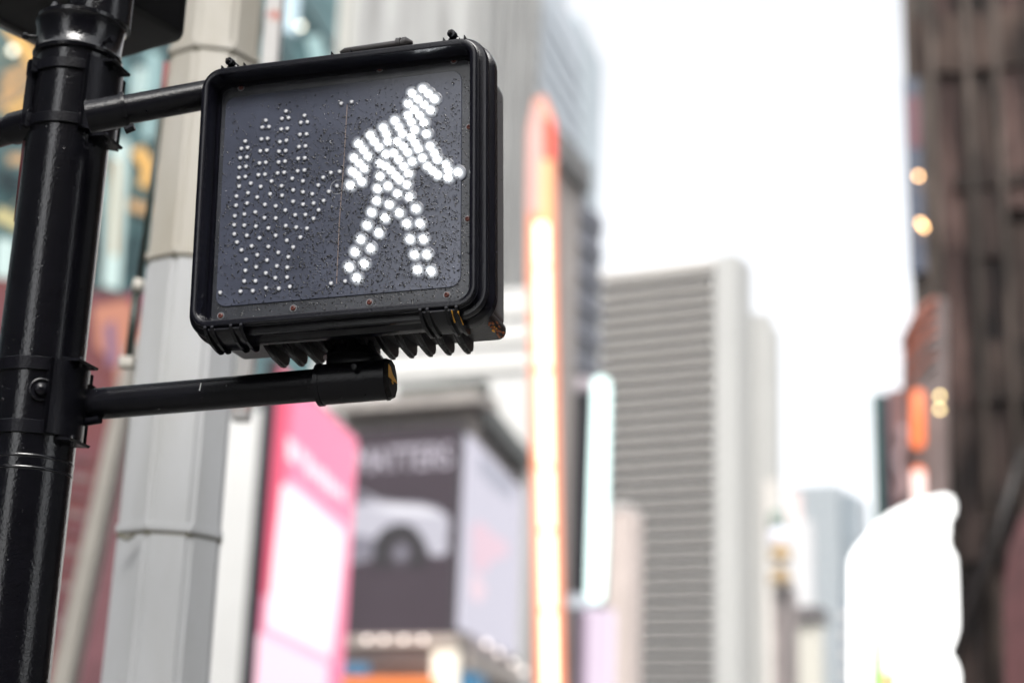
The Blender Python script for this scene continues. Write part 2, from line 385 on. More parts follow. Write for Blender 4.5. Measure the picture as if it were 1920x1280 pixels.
shade = [(636, 1000), (680, 1004), (712, 1012), (700, 1044), (636, 1056)]
obj('car_picture', PR(poly(shade, -.33), -.333, -.327), Mscr_lt2, bs)
Mscr_mid = mat('screen_mid_grey', (.04, .04, .045), rough=.4, var=0, emit=(.22, .20, .25), es=.35)
obj('car_picture', PR(poly([(638, 912), (656, 908), (672, 917), (700, 938), (672, 944), (638, 946)], -.335), -.336, -.3331), Mscr_mid, bs)
obj('car_picture', PR(poly([(700, 1018), (716, 992), (742, 980), (768, 982), (786, 996), (798, 1020), (800, 1062), (700, 1062)], -.335), -.336, -.3331), mat('screen_near_black', (.01, .01, .01), rough=.5, var=0, emit=(.1, .08, .1), es=.15), bs)
obj('car_picture', PR(poly([(690, 950), (745, 946), (800, 952), (832, 966), (800, 964), (740, 960)], -.335), -.336, -.3331), mat('screen_bright', (.1, .1, .1), rough=.5, var=0, emit=(.85, .83, .9), es=.6), bs)
c = fr.h3(752, 1036, -.34); rad = (fr.hit(775, 1036, -.32)[0] - c.x)
obj('wheel_picture', L(c, [(rad, -.003), (rad, .003)], n=32, axis=(0, 1, 0)), Mscr_wheel, bs)
c = fr.h3(752, 1036, -.348); 
obj('wheel_picture', L(c, [(rad * .55, -.003), (rad * .55, .003)], n=32, axis=(0, 1, 0)), Mscr_lt2, bs)
def text(name, s, fr, pl, pr_, ptop, pbot, off, m, parent):
    cu = bpy.data.curves.new(name, 'FONT'); cu.body = s; cu.extrude = .01; cu.size = 1
    to = bpy.data.objects.new(name, cu); COL.objects.link(to)
    bpy.context.view_layer.update()
    me = bpy.data.meshes.new_from_object(to.evaluated_get(bpy.context.evaluated_depsgraph_get()))
    bpy.data.objects.remove(to)
    xs = [v.co.x for v in me.vertices]; ys = [v.co.y for v in me.vertices]
    xa, za = fr.hit(pl, pbot, off); xb, zb_ = fr.hit(pl, ptop, off); xc, _ = fr.hit(pr_, (ptop + pbot) / 2, off)
    for v in me.vertices:
        v.co = Vector((xa + (v.co.x - min(xs)) / (max(xs) - min(xs)) * (xc - xa), off + v.co.z * .5, za + (v.co.y - min(ys)) / (max(ys) - min(ys)) * (zb_ - za)))
    me.materials.append(m)
    o = bpy.data.objects.new(name, me); COL.objects.link(o); o.parent = parent
    return o
text('lettering', 'MATTERS', fr, 668, 846, 842, 886, -.33, Mscr_txt, bs)
ls = thing('lilac_side_screen', sf, 'pale lilac screen with a pink patch on the side wall next to the car billboard', 'screen')
l0, lt = sf.hit(880, 815, -.2); l1, _ = sf.hit(975, 1000, -.2); _, lb = sf.hit(880, 1185, -.2)
obj('screen', B(l0, l1, -.25, .0, lb, lt), mat('lilac_screen', (.08, .08, .09), rough=.6, spec=.1, var=.1, emit=(.74, .71, .82), es=.52), ls)
obj('pink_picture', PR([sf.hit(a, b, -.27) for a, b in ((885, 985), (900, 975), (925, 1000), (950, 1015), (952, 1040), (925, 1050), (905, 1075), (885, 1060))], -.28, -.26), mat('pink_picture', (.1, .06, .07), var=0, emit=(.90, .66, .76), es=.50), ls)
obj('pink_picture', PR([sf.hit(a, b, -.27) for a, b in ((884, 1070), (900, 1082), (912, 1105), (900, 1130), (884, 1120))], -.28, -.26), mat('pale_pink_picture', (.1, .08, .08), var=0, emit=(.95, .72, .80), es=.52), ls)
obj('slate_picture', PR([sf.hit(a, b, -.27) for a, b in ((900, 850), (960, 905), (962, 940), (925, 915), (898, 880))], -.28, -.26), mat('slate_picture', (.06, .06, .07), var=0, emit=(.45, .45, .54), es=.5), ls)
# bulbs
bulb_me = L((0, 0, 0), [(0, -.11), (.08, -.08), (.11, 0), (.08, .08), (0, .11)], n=12)
bulb_o = None
Mbulb = mat('warm_bulb', (.9, .85, .8), var=0, emit=(1, .86, .80), es=1.7)
def bulbs(lst, f, off, labels, grp, m=Mbulb, s=1.0):
    global bulb_o
    for i, (a, b) in enumerate(lst):
        lb_ = f.o + f.U * f.hit(a, b, off)[0] + f.N * off; lb_.z = f.hit(a, b, off)[1]
        if bulb_o is None:
            o = obj('bulb', bulb_me, None, None, True); bulb_o = o
        else:
            o = bulb_o.copy(); COL.objects.link(o)
        o.location = lb_; o.scale = (s,) * 3
        o.data = o.data if False else mesh_for(m)
        tag(o, labels[i] if i < len(labels) else labels[-1], 'light bulb', grp)
_bm = {}
def mesh_for(m):
    if m.name not in _bm:
        me = bulb_o.data.copy(); me.materials.clear(); me.materials.append(m); _bm[m.name] = me
    return _bm[m.name]
bulbs([(688, 1198), (720, 1198), (757, 1198), (793, 1198)], fr, -.75,
      ['faint round lamp at the left end of the ledge under the car billboard', 'faintest lamp, second from left on the ledge under the car billboard',
       'round lamp, third from left on the ledge under the car billboard', 'round lamp at the right end of the ledge under the car billboard'], 'lamps along the ledge under the car billboard')
bulbs([(912, 1206), (935, 1223), (962, 1242), (981, 1257)], sf, -.6,
      ['faint lamp highest on the side ledge under the lilac screen', 'second highest lamp on the side ledge under the lilac screen',
       'third highest lamp on the side ledge under the lilac screen', 'lowest lamp on the side ledge, next to the orange sign'], 'lamps along the side ledge')
o = obj('blue_sign', B(fr.hit(635, 1240, -1.2)[0], fr.hit(692, 1240, -1.2)[0], -1.3, -1.0, fr.hit(660, 1268, -1.2)[1], fr.hit(660, 1243, -1.2)[1], bev=.08), mat('blue_sign_face', (.03, .12, .22), rough=.5, emit=(.06, .28, .5), es=.18)); o.location = fr.o; o.rotation_euler.z = -R(fr.yaw)
tag(o, 'small blue sign between the pink screen and the orange awning', 'sign')
o = obj('orange_awning_sign', B(fr.hit(640, 1290, -1.6)[0], fr.hit(822, 1290, -1.6)[0], -2.2, -1.5, fr.hit(730, 1330, -1.6)[1], fr.hit(730, 1270, -1.6)[1], bev=.15), mat('orange_lit_face', (.2, .07, .02), emit=(1, .22, .03), es=.62)); o.location = fr.o; o.rotation_euler.z = -R(fr.yaw)
tag(o, 'glowing orange sign at the bottom edge under the car billboard', 'sign')
o = obj('blue_awning', B(sf.hit(885, 1280, -1)[0], sf.hit(905, 1280, -1)[0], -1.2, -.5, sf.hit(890, 1330, -1)[1], sf.hit(890, 1262, -1)[1], bev=.05), mat('blue_sign_face', ()) if False else _mats['blue_sign_face']); o.location = sf.o; o.rotation_euler.z = -R(sf.yaw)
tag(o, 'tiny blue sign at the foot of the side wall, bottom edge', 'sign')

# pink screen tower ---------------------------------------------------------------------------
pf = Frame(512, 900, 35, -81.5)
ps = thing('pink_screen_tower', pf, 'tall pink and white glowing advertising screen with a dark left side, below the arm', 'screen')
x0, _ = pf.hit(512, 800); x1, _ = pf.hit(667, 900); x1 = pf.hit(664, 860)[0]
zt = pf.hit(640, 800)[1]
obj('casing', B(x0, x1 + .3, .02, .26, 0, zt + .15), mat('black_casing', (.015, .015, .02), rough=.4), ps)
f2 = Frame(512, 900, 35, 8.5)
obj('side_casing', B(x0 - .10, x0 - .01, -.05, .26, 0, zt + .2), _mats['black_casing'], ps)
mg = lambda n, c, e: mat(n, tuple(v * .10 for v in c), var=0, rough=.4, emit=c, es=e)
zr0 = 0
obj('screen', B(x0, x1, -.06, .019, 0, zt), mg('pink_screen', (1, .19, .37), .62), ps)
obj('magenta_edge', B(x0 - .005, x0 + (x1 - x0) * .14, -.085, -.061, pf.hit(505, 1120)[1], zt), mg('magenta_screen', (1, .03, .15), .55), ps)
def pp(name, pts, off, m): obj(name, PR([pf.hit(a, b, off) for a, b in pts], off - .008, off), m, ps)
pp('blush_picture', [(521, 888), (562, 908), (652, 985), (638, 1125), (622, 1245), (558, 1218), (492, 1190), (506, 1030)], -.075, mg('blush_screen', (1, .40, .56), .70))
pp('white_picture', [(529, 905), (560, 925), (645, 1000), (632, 1120), (618, 1228), (560, 1200), (500, 1172), (514, 1030)], -.09, mg('white_screen', (1, .86, .91), .66))
pp('pale_pink_picture', [(484, 1185), (615, 1245), (612, 1330), (475, 1330)], -.09, mg('pale_pink_screen', (1, .60, .72), .75))
for (a, b, wd, h) in ((538, 838, 16, 42), (560, 848, 9, 24), (572, 868, 12, 38), (588, 882, 9, 26), (600, 892, 10, 34), (613, 905, 10, 30), (626, 914, 9, 22), (638, 925, 8, 20)):
    pp('letter_stroke', [(a, b - h / 2), (a + wd, b - h / 2 + wd * .8), (a + wd, b + h / 2 + wd * .8), (a, b + h / 2)], -.09, mg('white_stroke', (1, .80, .87), .66))
for (a, b, wd, h) in ((520, 990, 24, 6), (550, 1004, 20, 6), (575, 1016, 12, 6), (530, 1010, 30, 5)):
    pp('letter_stroke', [(a, b), (a + wd, b + wd * .55), (a + wd, b + h + wd * .55), (a, b + h)], -.10, mg('pink_stroke', (1, .62, .72), .9))

# white/violet strip of street between lamp post and pink screen
f = Frame(450, 1000, 90, 10)
t = thing('white_shopfront_building', f, 'overexposed white and lilac facade seen between the grey lamp post and the pink screen', 'building')
x0, zt = f.hit(360, 700); x1, _ = f.hit(500, 700)
obj('wall', B(x0, x1, 0, 8, 0, f.hit(440, 640)[1]), mat('lilac_white_wall', (.66, .63, .68), var=.15, scale=.3), t)
o_ = obj('lit_panel', B(f.hit(396, 900)[0], f.hit(478, 900)[0], -.3, -.01, f.hit(440, 965)[1], f.hit(440, 790)[1]), mg('white_panel', (1, .98, 1), .9), t)
for k in range(4):
    obj('lilac_panel', B(f.hit(396, 900)[0], f.hit(470, 900)[0], -.25, -.01, f.hit(440, 1070 + 80 * k)[1], f.hit(440, 1012 + 80 * k)[1]), mg('lilac_panel', (.72, .66, .78), .42), t)

# orange blade sign --------------------------------------------------------------------------------
of = Frame(1020, 700, 60, 12)
osn = thing('orange_blade_sign', of, 'tall slim orange and red glowing vertical sign with a white-hot centre', 'sign')
def xz(a, b, off=0): return of.hit(a, b, off)
ol = [(990, 245), (1002, 188), (1020, 178), (1040, 225), (1042, 500), (1050, 900), (1062, 1400), (1006, 1400), (997, 900), (988, 500)]
obj('casing', PR([xz(a, b) for a, b in ol], .02, .8), mat('sign_casing', (.35, .13, .08), rough=.5), osn)
obj('rim_light', PR([xz(a, b) for a, b in ol], -.02, .019), mg('peach_glow', (1, .34, .18), .78), osn)
obj('red_panel', PR([xz(a, b) for a, b in ((1020, 222), (1039, 228), (1041, 300), (1022, 300))], -.06, -.021), mg('red_glow', (1, .06, .02), .9), osn)
obj('pale_panel', PR([xz(a, b) for a, b in ((992, 250), (1003, 196), (1018, 188), (1018, 400), (992, 400))], -.055, -.021), mg('pink_pale_glow', (1, .56, .50), .6), osn)
obj('yellow_panel', PR([xz(a, b) for a, b in ((1016, 300), (1030, 300), (1032, 420), (1014, 420))], -.06, -.0561), mg('yellow_glow', (1, .62, .25), .8), osn)
for (ya, yb) in ((420, 500), (505, 690), (700, 872), (880, 990), (1000, 1140), (1148, 1290)):
    cx0 = 1016 + (ya - 420) * .0185; cx1 = 1016 + (yb - 420) * .0185; hw = 12
    obj('white_tube', PR([xz(cx0 - hw, ya), xz(cx0 + hw, ya), xz(cx1 + hw, yb), xz(cx1 - hw, yb)], -.10, -.062), mg('hot_white', (1, .84, .55), 2.1), osn)

# cyan-white blade sign ------------------------------------------------------------------------------
cf = Frame(1115, 900, 110, 12)
cs = thing('white_cyan_blade_sign', cf, 'slim white-cyan glowing vertical sign in front of the striped tower', 'sign')
ol = [(1113, 712), (1122, 706), (1139, 710), (1143, 722), (1137, 1000), (1131, 1120), (1124, 1128), (1105, 1126), (1100, 1115), (1106, 900)]
obj('casing', PR([cf.hit(a, b) for a, b in ol], .02, 1.0), mat('teal_casing', (.1, .28, .3)), cs)
obj('lit_face', PR([cf.hit(a, b) for a, b in ol], -.06, .019), mg('cyan_white_glow', (.78, 1, .96), 1.5), cs)
obj('top_bracket', B(cf.hit(1080, 706)[0], cf.hit(1113, 706)[0], .1, .8, cf.hit(1100, 728)[1], cf.hit(1100, 706)[1]), mat('mauve_metal', (.38, .33, .36)), cs)
obj('bottom_bracket', B(cf.hit(1066, 1120)[0], cf.hit(1112, 1120)[0], .1, .8, cf.hit(1090, 1136)[1], cf.hit(1090, 1114)[1]), mat('pale_metal', (.52, .56, .62)), cs)
f = Frame(1095, 1000, 130, 12)
t = thing('black_screen_block', f, 'black unlit panel between the orange sign and the white-cyan sign', 'screen')
obj('panel', B(f.hit(1070, 900)[0], f.hit(1112, 900)[0], 0, 3, f.hit(1090, 1110)[1], f.hit(1090, 735)[1]), mat('black_panel', (.02, .02, .026), rough=.3), t)
obj('lower_panel', B(f.hit(1066, 1200)[0], f.hit(1100, 1200)[0], 0, 3, 0, f.hit(1090, 1150)[1]), mat('taupe_panel', (.10, .085, .09), var=.3, scale=.5), t)
f = Frame(1120, 1200, 118, 12)
t = thing('lilac_column_screen', f, 'pale lilac lit column under the white-cyan sign', 'screen')
obj('panel', B(f.hit(1092, 1200)[0], f.hit(1146, 1200)[0], 0, 2, 0, f.hit(1120, 1140)[1]), mg('lilac_glow', (.84, .70, .84), .62), t)
obj('edge', B(f.hit(1090, 1200)[0] - .01, f.hit(1101, 1200)[0], -.2, -.01, 0, f.hit(1120, 1150)[1]), mg('violet_edge', (.42, .30, .42), .5), t)
f = Frame(1160, 1100, 200, 20)
t = thing('peach_stone_pier', f, 'slim peach stone building edge in front of the foot of the striped tower', 'building')
obj('wall', B(f.hit(1138, 1100)[0], f.hit(1180, 1100)[0], 0, 6, 0, f.hit(1160, 955)[1]), mat('peach_stone', (.56, .47, .43), rough=.8, var=.1, scale=.3), t)
obj('cap', B(f.hit(1136, 1100)[0], f.hit(1176, 1100)[0], -.3, 6, f.hit(1160, 955)[1] + .01, f.hit(1160, 945)[1]), mat('pale_cap', (.6, .56, .54)), t)

# ------------------------------------------------------------------ left: glass building with warm strips
gf = Frame(150, 300, 45, -38)
gl = thing('teal_glass_building', gf, 'teal glass building with diagonal frames and warm yellow lights, behind the black post', 'building')
x0, _ = gf.hit(-120, 300); x1, _ = gf.hit(632, 60)
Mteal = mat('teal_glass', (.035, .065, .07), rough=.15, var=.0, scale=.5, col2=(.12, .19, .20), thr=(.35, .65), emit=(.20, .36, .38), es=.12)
obj('glass_wall', B(x0, x1, 0, 10, gf.hit(420, 700)[1], gf.hit(200, -200)[1]), Mteal, gl)
obj('sky_blocker_wing', B(x0 - 45, x0 - .02, .2, 10, 0, 60), mat('dark_teal_wall', (.05, .07, .075), rough=.4, var=.2, scale=.3), gl)  # out-of-view wall added to shut off sky light from the left
Mdt = mat('dark_teal_frame', (.05, .075, .08), rough=.4, var=.2)
def bar(name, a, b, w_, m, off=-.15, th=.12):
    p = gf.h3(*a, off); q = gf.h3(*b, off); d = (q - p).normalized(); n_ = Vector((-d.z, 0, d.x)) * w_ / 2
    return obj(name, sweep(bmesh.new(), [[p + n_ + Vector((0, s_, 0)), q + n_ + Vector((0, s_, 0)), q - n_ + Vector((0, s_, 0)), p - n_ + Vector((0, s_, 0))] for s_ in (0, -th)], True, True), m, gl)
for a in (-60, 0, 60, 120, 190, 330, 400, 470, 500):
    ex = min(330, 625 - a); bar('diagonal_frame', (a, -100), (a + ex, -100 + 520 * ex / 330), .14, Mdt)
for k in range(5):
    bar('cross_frame', (-60, 160 + 150 * k), (200, -60 + 150 * k), .10, mat('olive_frame', (.16, .17, .13), var=.2), -.3)
Mwarm = mg('warm_light_strip', (1, .58, .18), .58); Mwarm2 = mg('dim_warm_strip', (1, .62, .30), .32); Mcool = mg('pale_mint_strip', (.74, .92, .88), .52)
bar('warm_light', (14, 42), (78, 140), .40, Mwarm, -.5)
for (a, b, w_, m_) in (((-10, 205), (60, 150), .22, Mwarm2), ((5, 150), (50, 130), .30, Mwarm2), ((15, 215), (60, 185), .25, Mwarm), ((15, 300), (60, 300), .25, Mwarm2),
                       ((0, 175), (30, 165), .3, Mwarm2), ((-10, 400), (38, 425), .35, mat('khaki_strip', (.36, .32, .16), emit=(.6, .5, .22), es=.25)), ((215, 300), (212, 480), .14, Mwarm2),
                       ((255, 280), (285, 330), .36, Mwarm), ((240, 385), (280, 395), .30, Mwarm2), ((275, 330), (268, 350), .3, Mwarm)):
    bar('warm_light', a, b, w_, m_, -.5)
for (a, b, w_, m_) in (((225, 265), (205, 540), .50, Mcool), ((262, 130), (255, 200), .25, Mcool), ((10, 450), (6, 520), .5, Mcool), ((4, 545), (2, 600), .4, Mcool),
                       ((288, 100), (275, 260), .28, mg('mint_dim', (.5, .72, .72), .5)), ((545, -20), (540, 60), .55, mg('sky_blue_strip', (.62, .78, .86), .75)), ((585, 70), (600, 130), .5, mg('mint_dim', (.5, .72, .72), .5))):
    bar('pale_light', a, b, w_, m_, -.45)
for (a, b, w_) in (((-5, 330), (36, 355), .6), ((175, 350), (190, 540), .3), ((250, 440), (246, 520), .25)):
    bar('dark_panel', a, b, w_, mat('navy_panel', (.02, .035, .04), rough=.3), -.4)
bulbs([(564, 50), (24, 95)], gf, -.8, ['soft round lamp on the teal glass right of the lamp post', 'soft round lamp on the teal glass by the left edge'], 'soft lamps on the teal glass', mat('cream_bulb', (.9, .9, .8), var=0, emit=(1, .95, .75), es=2.2), .8)
# mural under it
mf = Frame(180, 700, 25, -20)
mu = thing('red_mural_screen', mf, 'red, orange and purple picture screen between the black post and the grey lamp post', 'screen')
x0, zt = mf.hit(-60, 560); x1, _ = mf.hit(300, 560)
Mmu = mat('mural_red', (.08, .028, .028), rough=.6, spec=.2, var=0, scale=.9, col2=(.06, .03, .05), thr=(.4, .62), emit=(.40, .12, .10), es=.17)
obj('screen', B(x0, x1, 0, .5, 0, mf.hit(200, 548)[1]), Mmu, mu)
def mp_(pts, m, off=-.03): obj('picture_patch', PR([mf.hit(a, b, off) for a, b in pts], off - .01, off), m, mu)
mp_([(175, 575), (250, 560), (262, 640), (232, 700), (180, 650)], mg('mural_orange', (.75, .30, .19), .42))
mp_([(195, 610), (215, 600), (222, 680), (200, 690)], mg('mural_violet', (.42, .22, .36), .32), -.05)
mp_([(215, 690), (255, 660), (260, 760), (225, 800)], mg('mural_salmon', (.80, .36, .27), .36), -.05)
mp_([(240, 545), (272, 545), (268, 575), (244, 575)], mg('mural_berry', (.45, .05, .14), .3), -.05)
for k in range(12):
    yy = 850 + 34 * k
    mp_([(100, yy), (175 - k * 5, yy + 8), (175 - k * 5, yy + 20), (100, yy + 12)], mg('mural_grey_%s' % ('rose' if k % 2 else 'taupe'), (.40, .29, .28) if k % 2 else (.26, .12, .13), .28), -.04)
# leaning beige beam and maroon strip
bf = Frame(200, 900, 14, 0)
bb = obj('leaning_beige_beam', sweep(bmesh.new(), [[(x, y, z) for x, z in [bf.hit(a, b) for a, b in ((238, 640), (262, 640), (105, 1400), (68, 1400))]] for y in (0, .3)], True, True), mat('beige_grey_paint', (.24, .225, .20), rough=.6, var=.12))
bb.location = bf.o; bb.rotation_euler.z = -R(bf.yaw); tag(bb, 'slanting beige-grey beam between the red picture screen and the grey lamp post', 'beam')
bf = Frame(200, 900, 16, 0)
bb = obj('maroon_banner', sweep(bmesh.new(), [[(x, y, z) for x, z in [bf.hit(a, b) for a, b in ((255, 640), (300, 640), (260, 1400), (98, 1400))]] for y in (0, .2)], True, True), mat('maroon_cloth', (.13, .05, .06), rough=.7, var=.25))
bb.location = bf.o; bb.rotation_euler.z = -R(bf.yaw); tag(bb, 'dark maroon slanting banner directly left of the grey lamp post', 'banner')

# ------------------------------------------------------------------ right: dark brown building
rf = Frame(1720, 640, 42, 17)
rb = thing('brown_facade_building', rf, 'dark brown building with uneven vertical panels filling the right edge', 'building')
x0, _ = rf.hit(1703, 300); x1, _ = rf.hit(2120, 400); _, zt = rf.hit(1800, -250)
zlow = 0
obj('wall', B(x0, x1, .3, 12, 0, zt), mat('dark_umber_wall', (.022, .017, .016), rough=.6, var=.3), rb)
browns = [mat('umber_panel_%s' % n_, c_, rough=.75, spec=.15, var=.0, scale=1.3, stretch=(1.5, 1.5, .3), col2=tuple(v * 2.0 + q for v, q in zip(c_, (.034, .024, .020))), thr=(.46, .64)) for n_, c_ in
          (('black', (.005, .003, .003)), ('deep', (.010, .007, .006)), ('mid', (.016, .011, .0095)), ('warm', (.024, .016, .013)), ('grey', (.036, .030, .026)), ('rose', (.034, .020, .018)))]
rnd = random.Random(21)
ncol = 30; wcol = (x1 - x0) / ncol
meshes = {}
WD = (.45, .7, 1.0, 1.4)
xx = x0; i = 0; nxt = x0
while nxt < x1:
    zz = 0.0; xx = nxt; wi = rnd.choice(WD); nxt = xx + wi
    prev = 1
    while zz < zt - .1:
        h = rnd.choice((2.6, 4.2, 6.5, 9.0)); h = min(h, zt - zz)
        k = rnd.choices(range(6), (4, 6, 6, 4, 3, 2))[0]
        if h < .5: break
        key = (k, h, wi)
        if key not in meshes:
            bm = bmesh.new(); dpt = rnd.uniform(.05, .7); box(bm, .02, wi - .03, -dpt, .299, .015, h - .015); o = obj('facade_panel', bm, browns[k], rb, loc=(xx, 0, zz)); meshes[key] = o.data
        else: inst('facade_panel', meshes[key], rb, (xx, 0, zz))
        zz += h
obj('sky_blocker_wing', B(x1 + .02, x1 + 48, -.3, 12, 0, 62), mat('umber_panel_deep', ()), rb) if False else obj('sky_blocker_wing', B(x1 + .02, x1 + 48, -.3, 12, 0, 62), browns[2], rb)  # unseen extension added to cut the open sky light from the right
for k in [v * .25 for v in range(4, 36, 6)]:
    obj('string_ledge', B(*(lambda q: (q, q + rnd.uniform(1.2, 4)))(rnd.uniform(x0, x1 - 4)), -.75, .29, zt * k / 9 + rnd.uniform(-.8, .8), zt * k / 9 + rnd.uniform(.9, 1.2)), browns[int(k * 4) % 5], rb)
for i in (4, 9, 13):
    obj('drain_pipe', T([(x0 + wcol * i, -.75, 0), (x0 + wcol * i, -.75, zt)], .10, n=10), browns[4], rb, True)
# coloured things on its left edge
o = obj('berry_sign', B(*[rf.hit(a, 250, -.5)[0] for a in (1704, 1726)], -1.0, -.72, rf.hit(1715, 290, -.5)[1], rf.hit(1715, 195, -.5)[1]), mg('berry_glow', (.42, .08, .12), .16)); o.location = rf.o; o.rotation_euler.z = -R(rf.yaw)
tag(o, 'dim berry red sign high on the left edge of the brown building', 'sign')
o = obj('navy_window', B(*[rf.hit(a, 350, -.5)[0] for a in (1702, 1732)], -.98, -.72, rf.hit(1715, 520, -.5)[1], rf.hit(1715, 160, -.5)[1]), mat('navy_glass', (.035, .045, .075), rough=.3, var=.4, scale=2)); o.parent = rb
Mb2 = mat('amber_bulb', (.9, .6, .3), var=0, emit=(1, .55, .24), es=9.0); Mb3 = mat('gold_bulb', (.9, .8, .4), var=0, emit=(1, .74, .32), es=5.0)
bulbs([(1722, 330), (1726, 418), (1732, 426)], rf, -1.3, ['amber lamp alone, uppermost on the left edge of the brown building', 'amber lamp of the touching pair, the upper left one', 'amber lamp of the touching pair, the lower right one'], 'amber lamps on the brown building', Mb2, .52)
BULBS_Y = ([(1762, 742), (1762, 767)], -.9, ['yellow lamp, upper of two stacked beside the orange neon', 'yellow lamp, lower of two stacked beside the orange neon'], 'yellow lamps beside the orange neon', Mb3, .46)

# curved rust coloured corner sign
kf = Frame(1730, 700, 36, 17)
bulbs(BULBS_Y[0], kf, *BULBS_Y[1:])
ks = thing('rounded_rust_marquee', kf, 'rounded rust red marquee with curved ribs, on the left edge of the brown building', 'marquee')
Mru = mat('rust_red_metal', (.26, .085, .055), rough=.45, var=.4, scale=2)
Mgr = mat('brown_grey_metal', (.13, .10, .095), rough=.5, var=.3, scale=2)
ol = [(1692, 700), (1694, 650), (1700, 625), (1715, 598), (1735, 572), (1758, 556), (1775, 560), (1778, 1000), (1690, 1000)]
obj('body', PR([kf.hit(a, b) for a, b in ol], .0, 1.5), Mgr, ks)
for i in range(7):
    d_ = i * 20
    pts = [kf.h3(a, b + d_, -.06) for a, b in ((1694, 652), (1700, 627), (1714, 600), (1734, 576), (1756, 562))]
    obj('curved_rib', T(pts, .05 if i else .09, n=8), Mru if i < 3 else (Mru if i % 2 else Mgr), ks, True)
obj('rose_post', B(kf.hit(1672, 850)[0], kf.hit(1700, 850)[0], -.3, -.02, 0, kf.hit(1690, 735)[1]), mat('rose_brown', (.15, .075, .072), rough=.5, var=.3), ks)
obj('grey_lattice', T([kf.h3(1690 + 6 * math.sin(k), 800 + 14 * k, -.4) for k in range(11)], .09, n=8), mat('grey_rose_metal', (.28, .22, .23), var=.3), ks, True)
def neon(ptop, pbot, pxc, hw, label, m):
    a = kf.h3(pxc, ptop, -.7); b = kf.h3(pxc, pbot, -.7); r_ = hw * 36 / FPX
    n_ = 8; pts = [a + (b - a) * i / n_ for i in range(n_ + 1)]
    pr = [(0.001, a.z - a.z + 0)]
    o = obj('orange_neon_sign', T([a + Vector((0, 0, r_ * .6)), a, b, b - Vector((0, 0, r_ * .6))], [r_ * .5, r_, r_, r_ * .5], n=16), m, None, True)
    o.location = kf.o; o.rotation_euler.z = -R(kf.yaw); tag(o, label, 'sign'); return o
neon(738, 832, 1721, 12, 'upright orange neon sign on the rust red marquee', mg('orange_neon', (1, .22, .07), 1.0))
neon(882, 905, 1722, 12, 'orange and white neon sign just above the white glowing screen', mg('orange_neon', ()) if False else _mats['orange_neon'])
o = obj('pale_neon_panel', B(kf.hit(1711, 920, -.9)[0], kf.hit(1735, 920, -.9)[0], -1.0, -.86, kf.hit(1722, 950, -.9)[1], kf.hit(1722, 885, -.9)[1], bev=.04), mg('pale_peach_glow', (1, .72, .66), 1.1)); o.location = kf.o; o.rotation_euler.z = -R(kf.yaw)
tag(o, 'pale peach lit panel partly hidden by the top of the white screen', 'sign')
f = Frame(1650, 850, 70, 15)
t = thing('teal_edge_building', f, 'narrow dark building edge with a teal strip, left of the rust marquee', 'building')
obj('wall', B(f.hit(1650, 850)[0], f.hit(1690, 850)[0], 0, 5, 0, f.hit(1660, 738)[1]), mat('near_black_wall', (.03, .03, .045), rough=.4), t)
obj('teal_strip', B(f.hit(1638, 850)[0], f.hit(1650, 850)[0], -.2, 4, 0, f.hit(1650, 740)[1]), mat('teal_strip', (.02, .12, .10), rough=.4, var=.4, scale=.8), t)
# white glowing screen on the right
wf = Frame(1690, 1100, 30, 14)
ws = thing('curved_white_screen', wf, 'large overexposed white glowing screen with a curved top and scalloped right edge', 'screen')
ol = [(1594, 1400), (1594, 1052), (1603, 1032), (1622, 1010), (1640, 988), (1662, 968), (1690, 952), (1730, 938), (1768, 928), (1785, 932), (1790, 950), (1786, 966), (1777, 975), (1779, 992), (1776, 1010), (1779, 1028), (1790, 1045), (1792, 1080), (1793, 1110), (1794, 1150), (1794, 1180), (1786, 1205), (1778, 1222), (1790, 1240), (1797, 1262), (1798, 1400)]
obj('casing', PR([wf.hit(a, b) for a, b in ol], .02, .6), mat('pale_casing', (.5, .5, .5)), ws)
obj('lit_face', PR([wf.hit(a, b) for a, b in ol], -.04, .019), mg('screen_white', (1, 1, .98), 1.9), ws)
obj('green_stripe', PR([wf.hit(a, b) for a, b in ((1636, 1188), (1656, 1190), (1660, 1320), (1630, 1320))], -.08, -.041), mg('green_glow', (.35, .75, .22), .7), ws)
obj('green_stripe', PR([wf.hit(a, b) for a, b in ((1676, 1245), (1682, 1245), (1682, 1330), (1672, 1330))], -.08, -.041), mg('green_glow', ()) if False else _mats['green_glow'], ws)
obj('orange_patch', PR([wf.hit(a, b) for a, b in ((1652, 1262), (1676, 1256), (1672, 1330), (1655, 1330))], -.08, -.041), mg('peach_patch', (1, .45, .28), .8), ws)
# maroon rounded banner lower right, diagonal brace
f = Frame(1880, 1150, 20, 17)
o = obj('maroon_awning', PR([f.hit(a, b) for a, b in ((1884, 1400), (1882, 1100), (1890, 1030), (1915, 965), (1960, 930), (1990, 930), (1990, 1400))], 0, .6), mat('maroon_awning', (.085, .030, .032), rough=.4, var=.3)); o.location = f.o; o.rotation_euler.z = -R(f.yaw)
tag(o, 'rounded maroon awning in the lower right corner', 'awning')
f = Frame(1840, 1000, 39, 17)
o = obj('diagonal_dark_brace', T([f.h3(1920, 840), f.h3(1870, 1000), f.h3(1780, 1250)], .12, n=12), mat('brace_metal', (.012, .009, .008), rough=.5), None, True); o.location = f.o; o.rotation_euler.z = -R(f.yaw)
tag(o, 'dark diagonal pipe across the lower brown building', 'pipe')

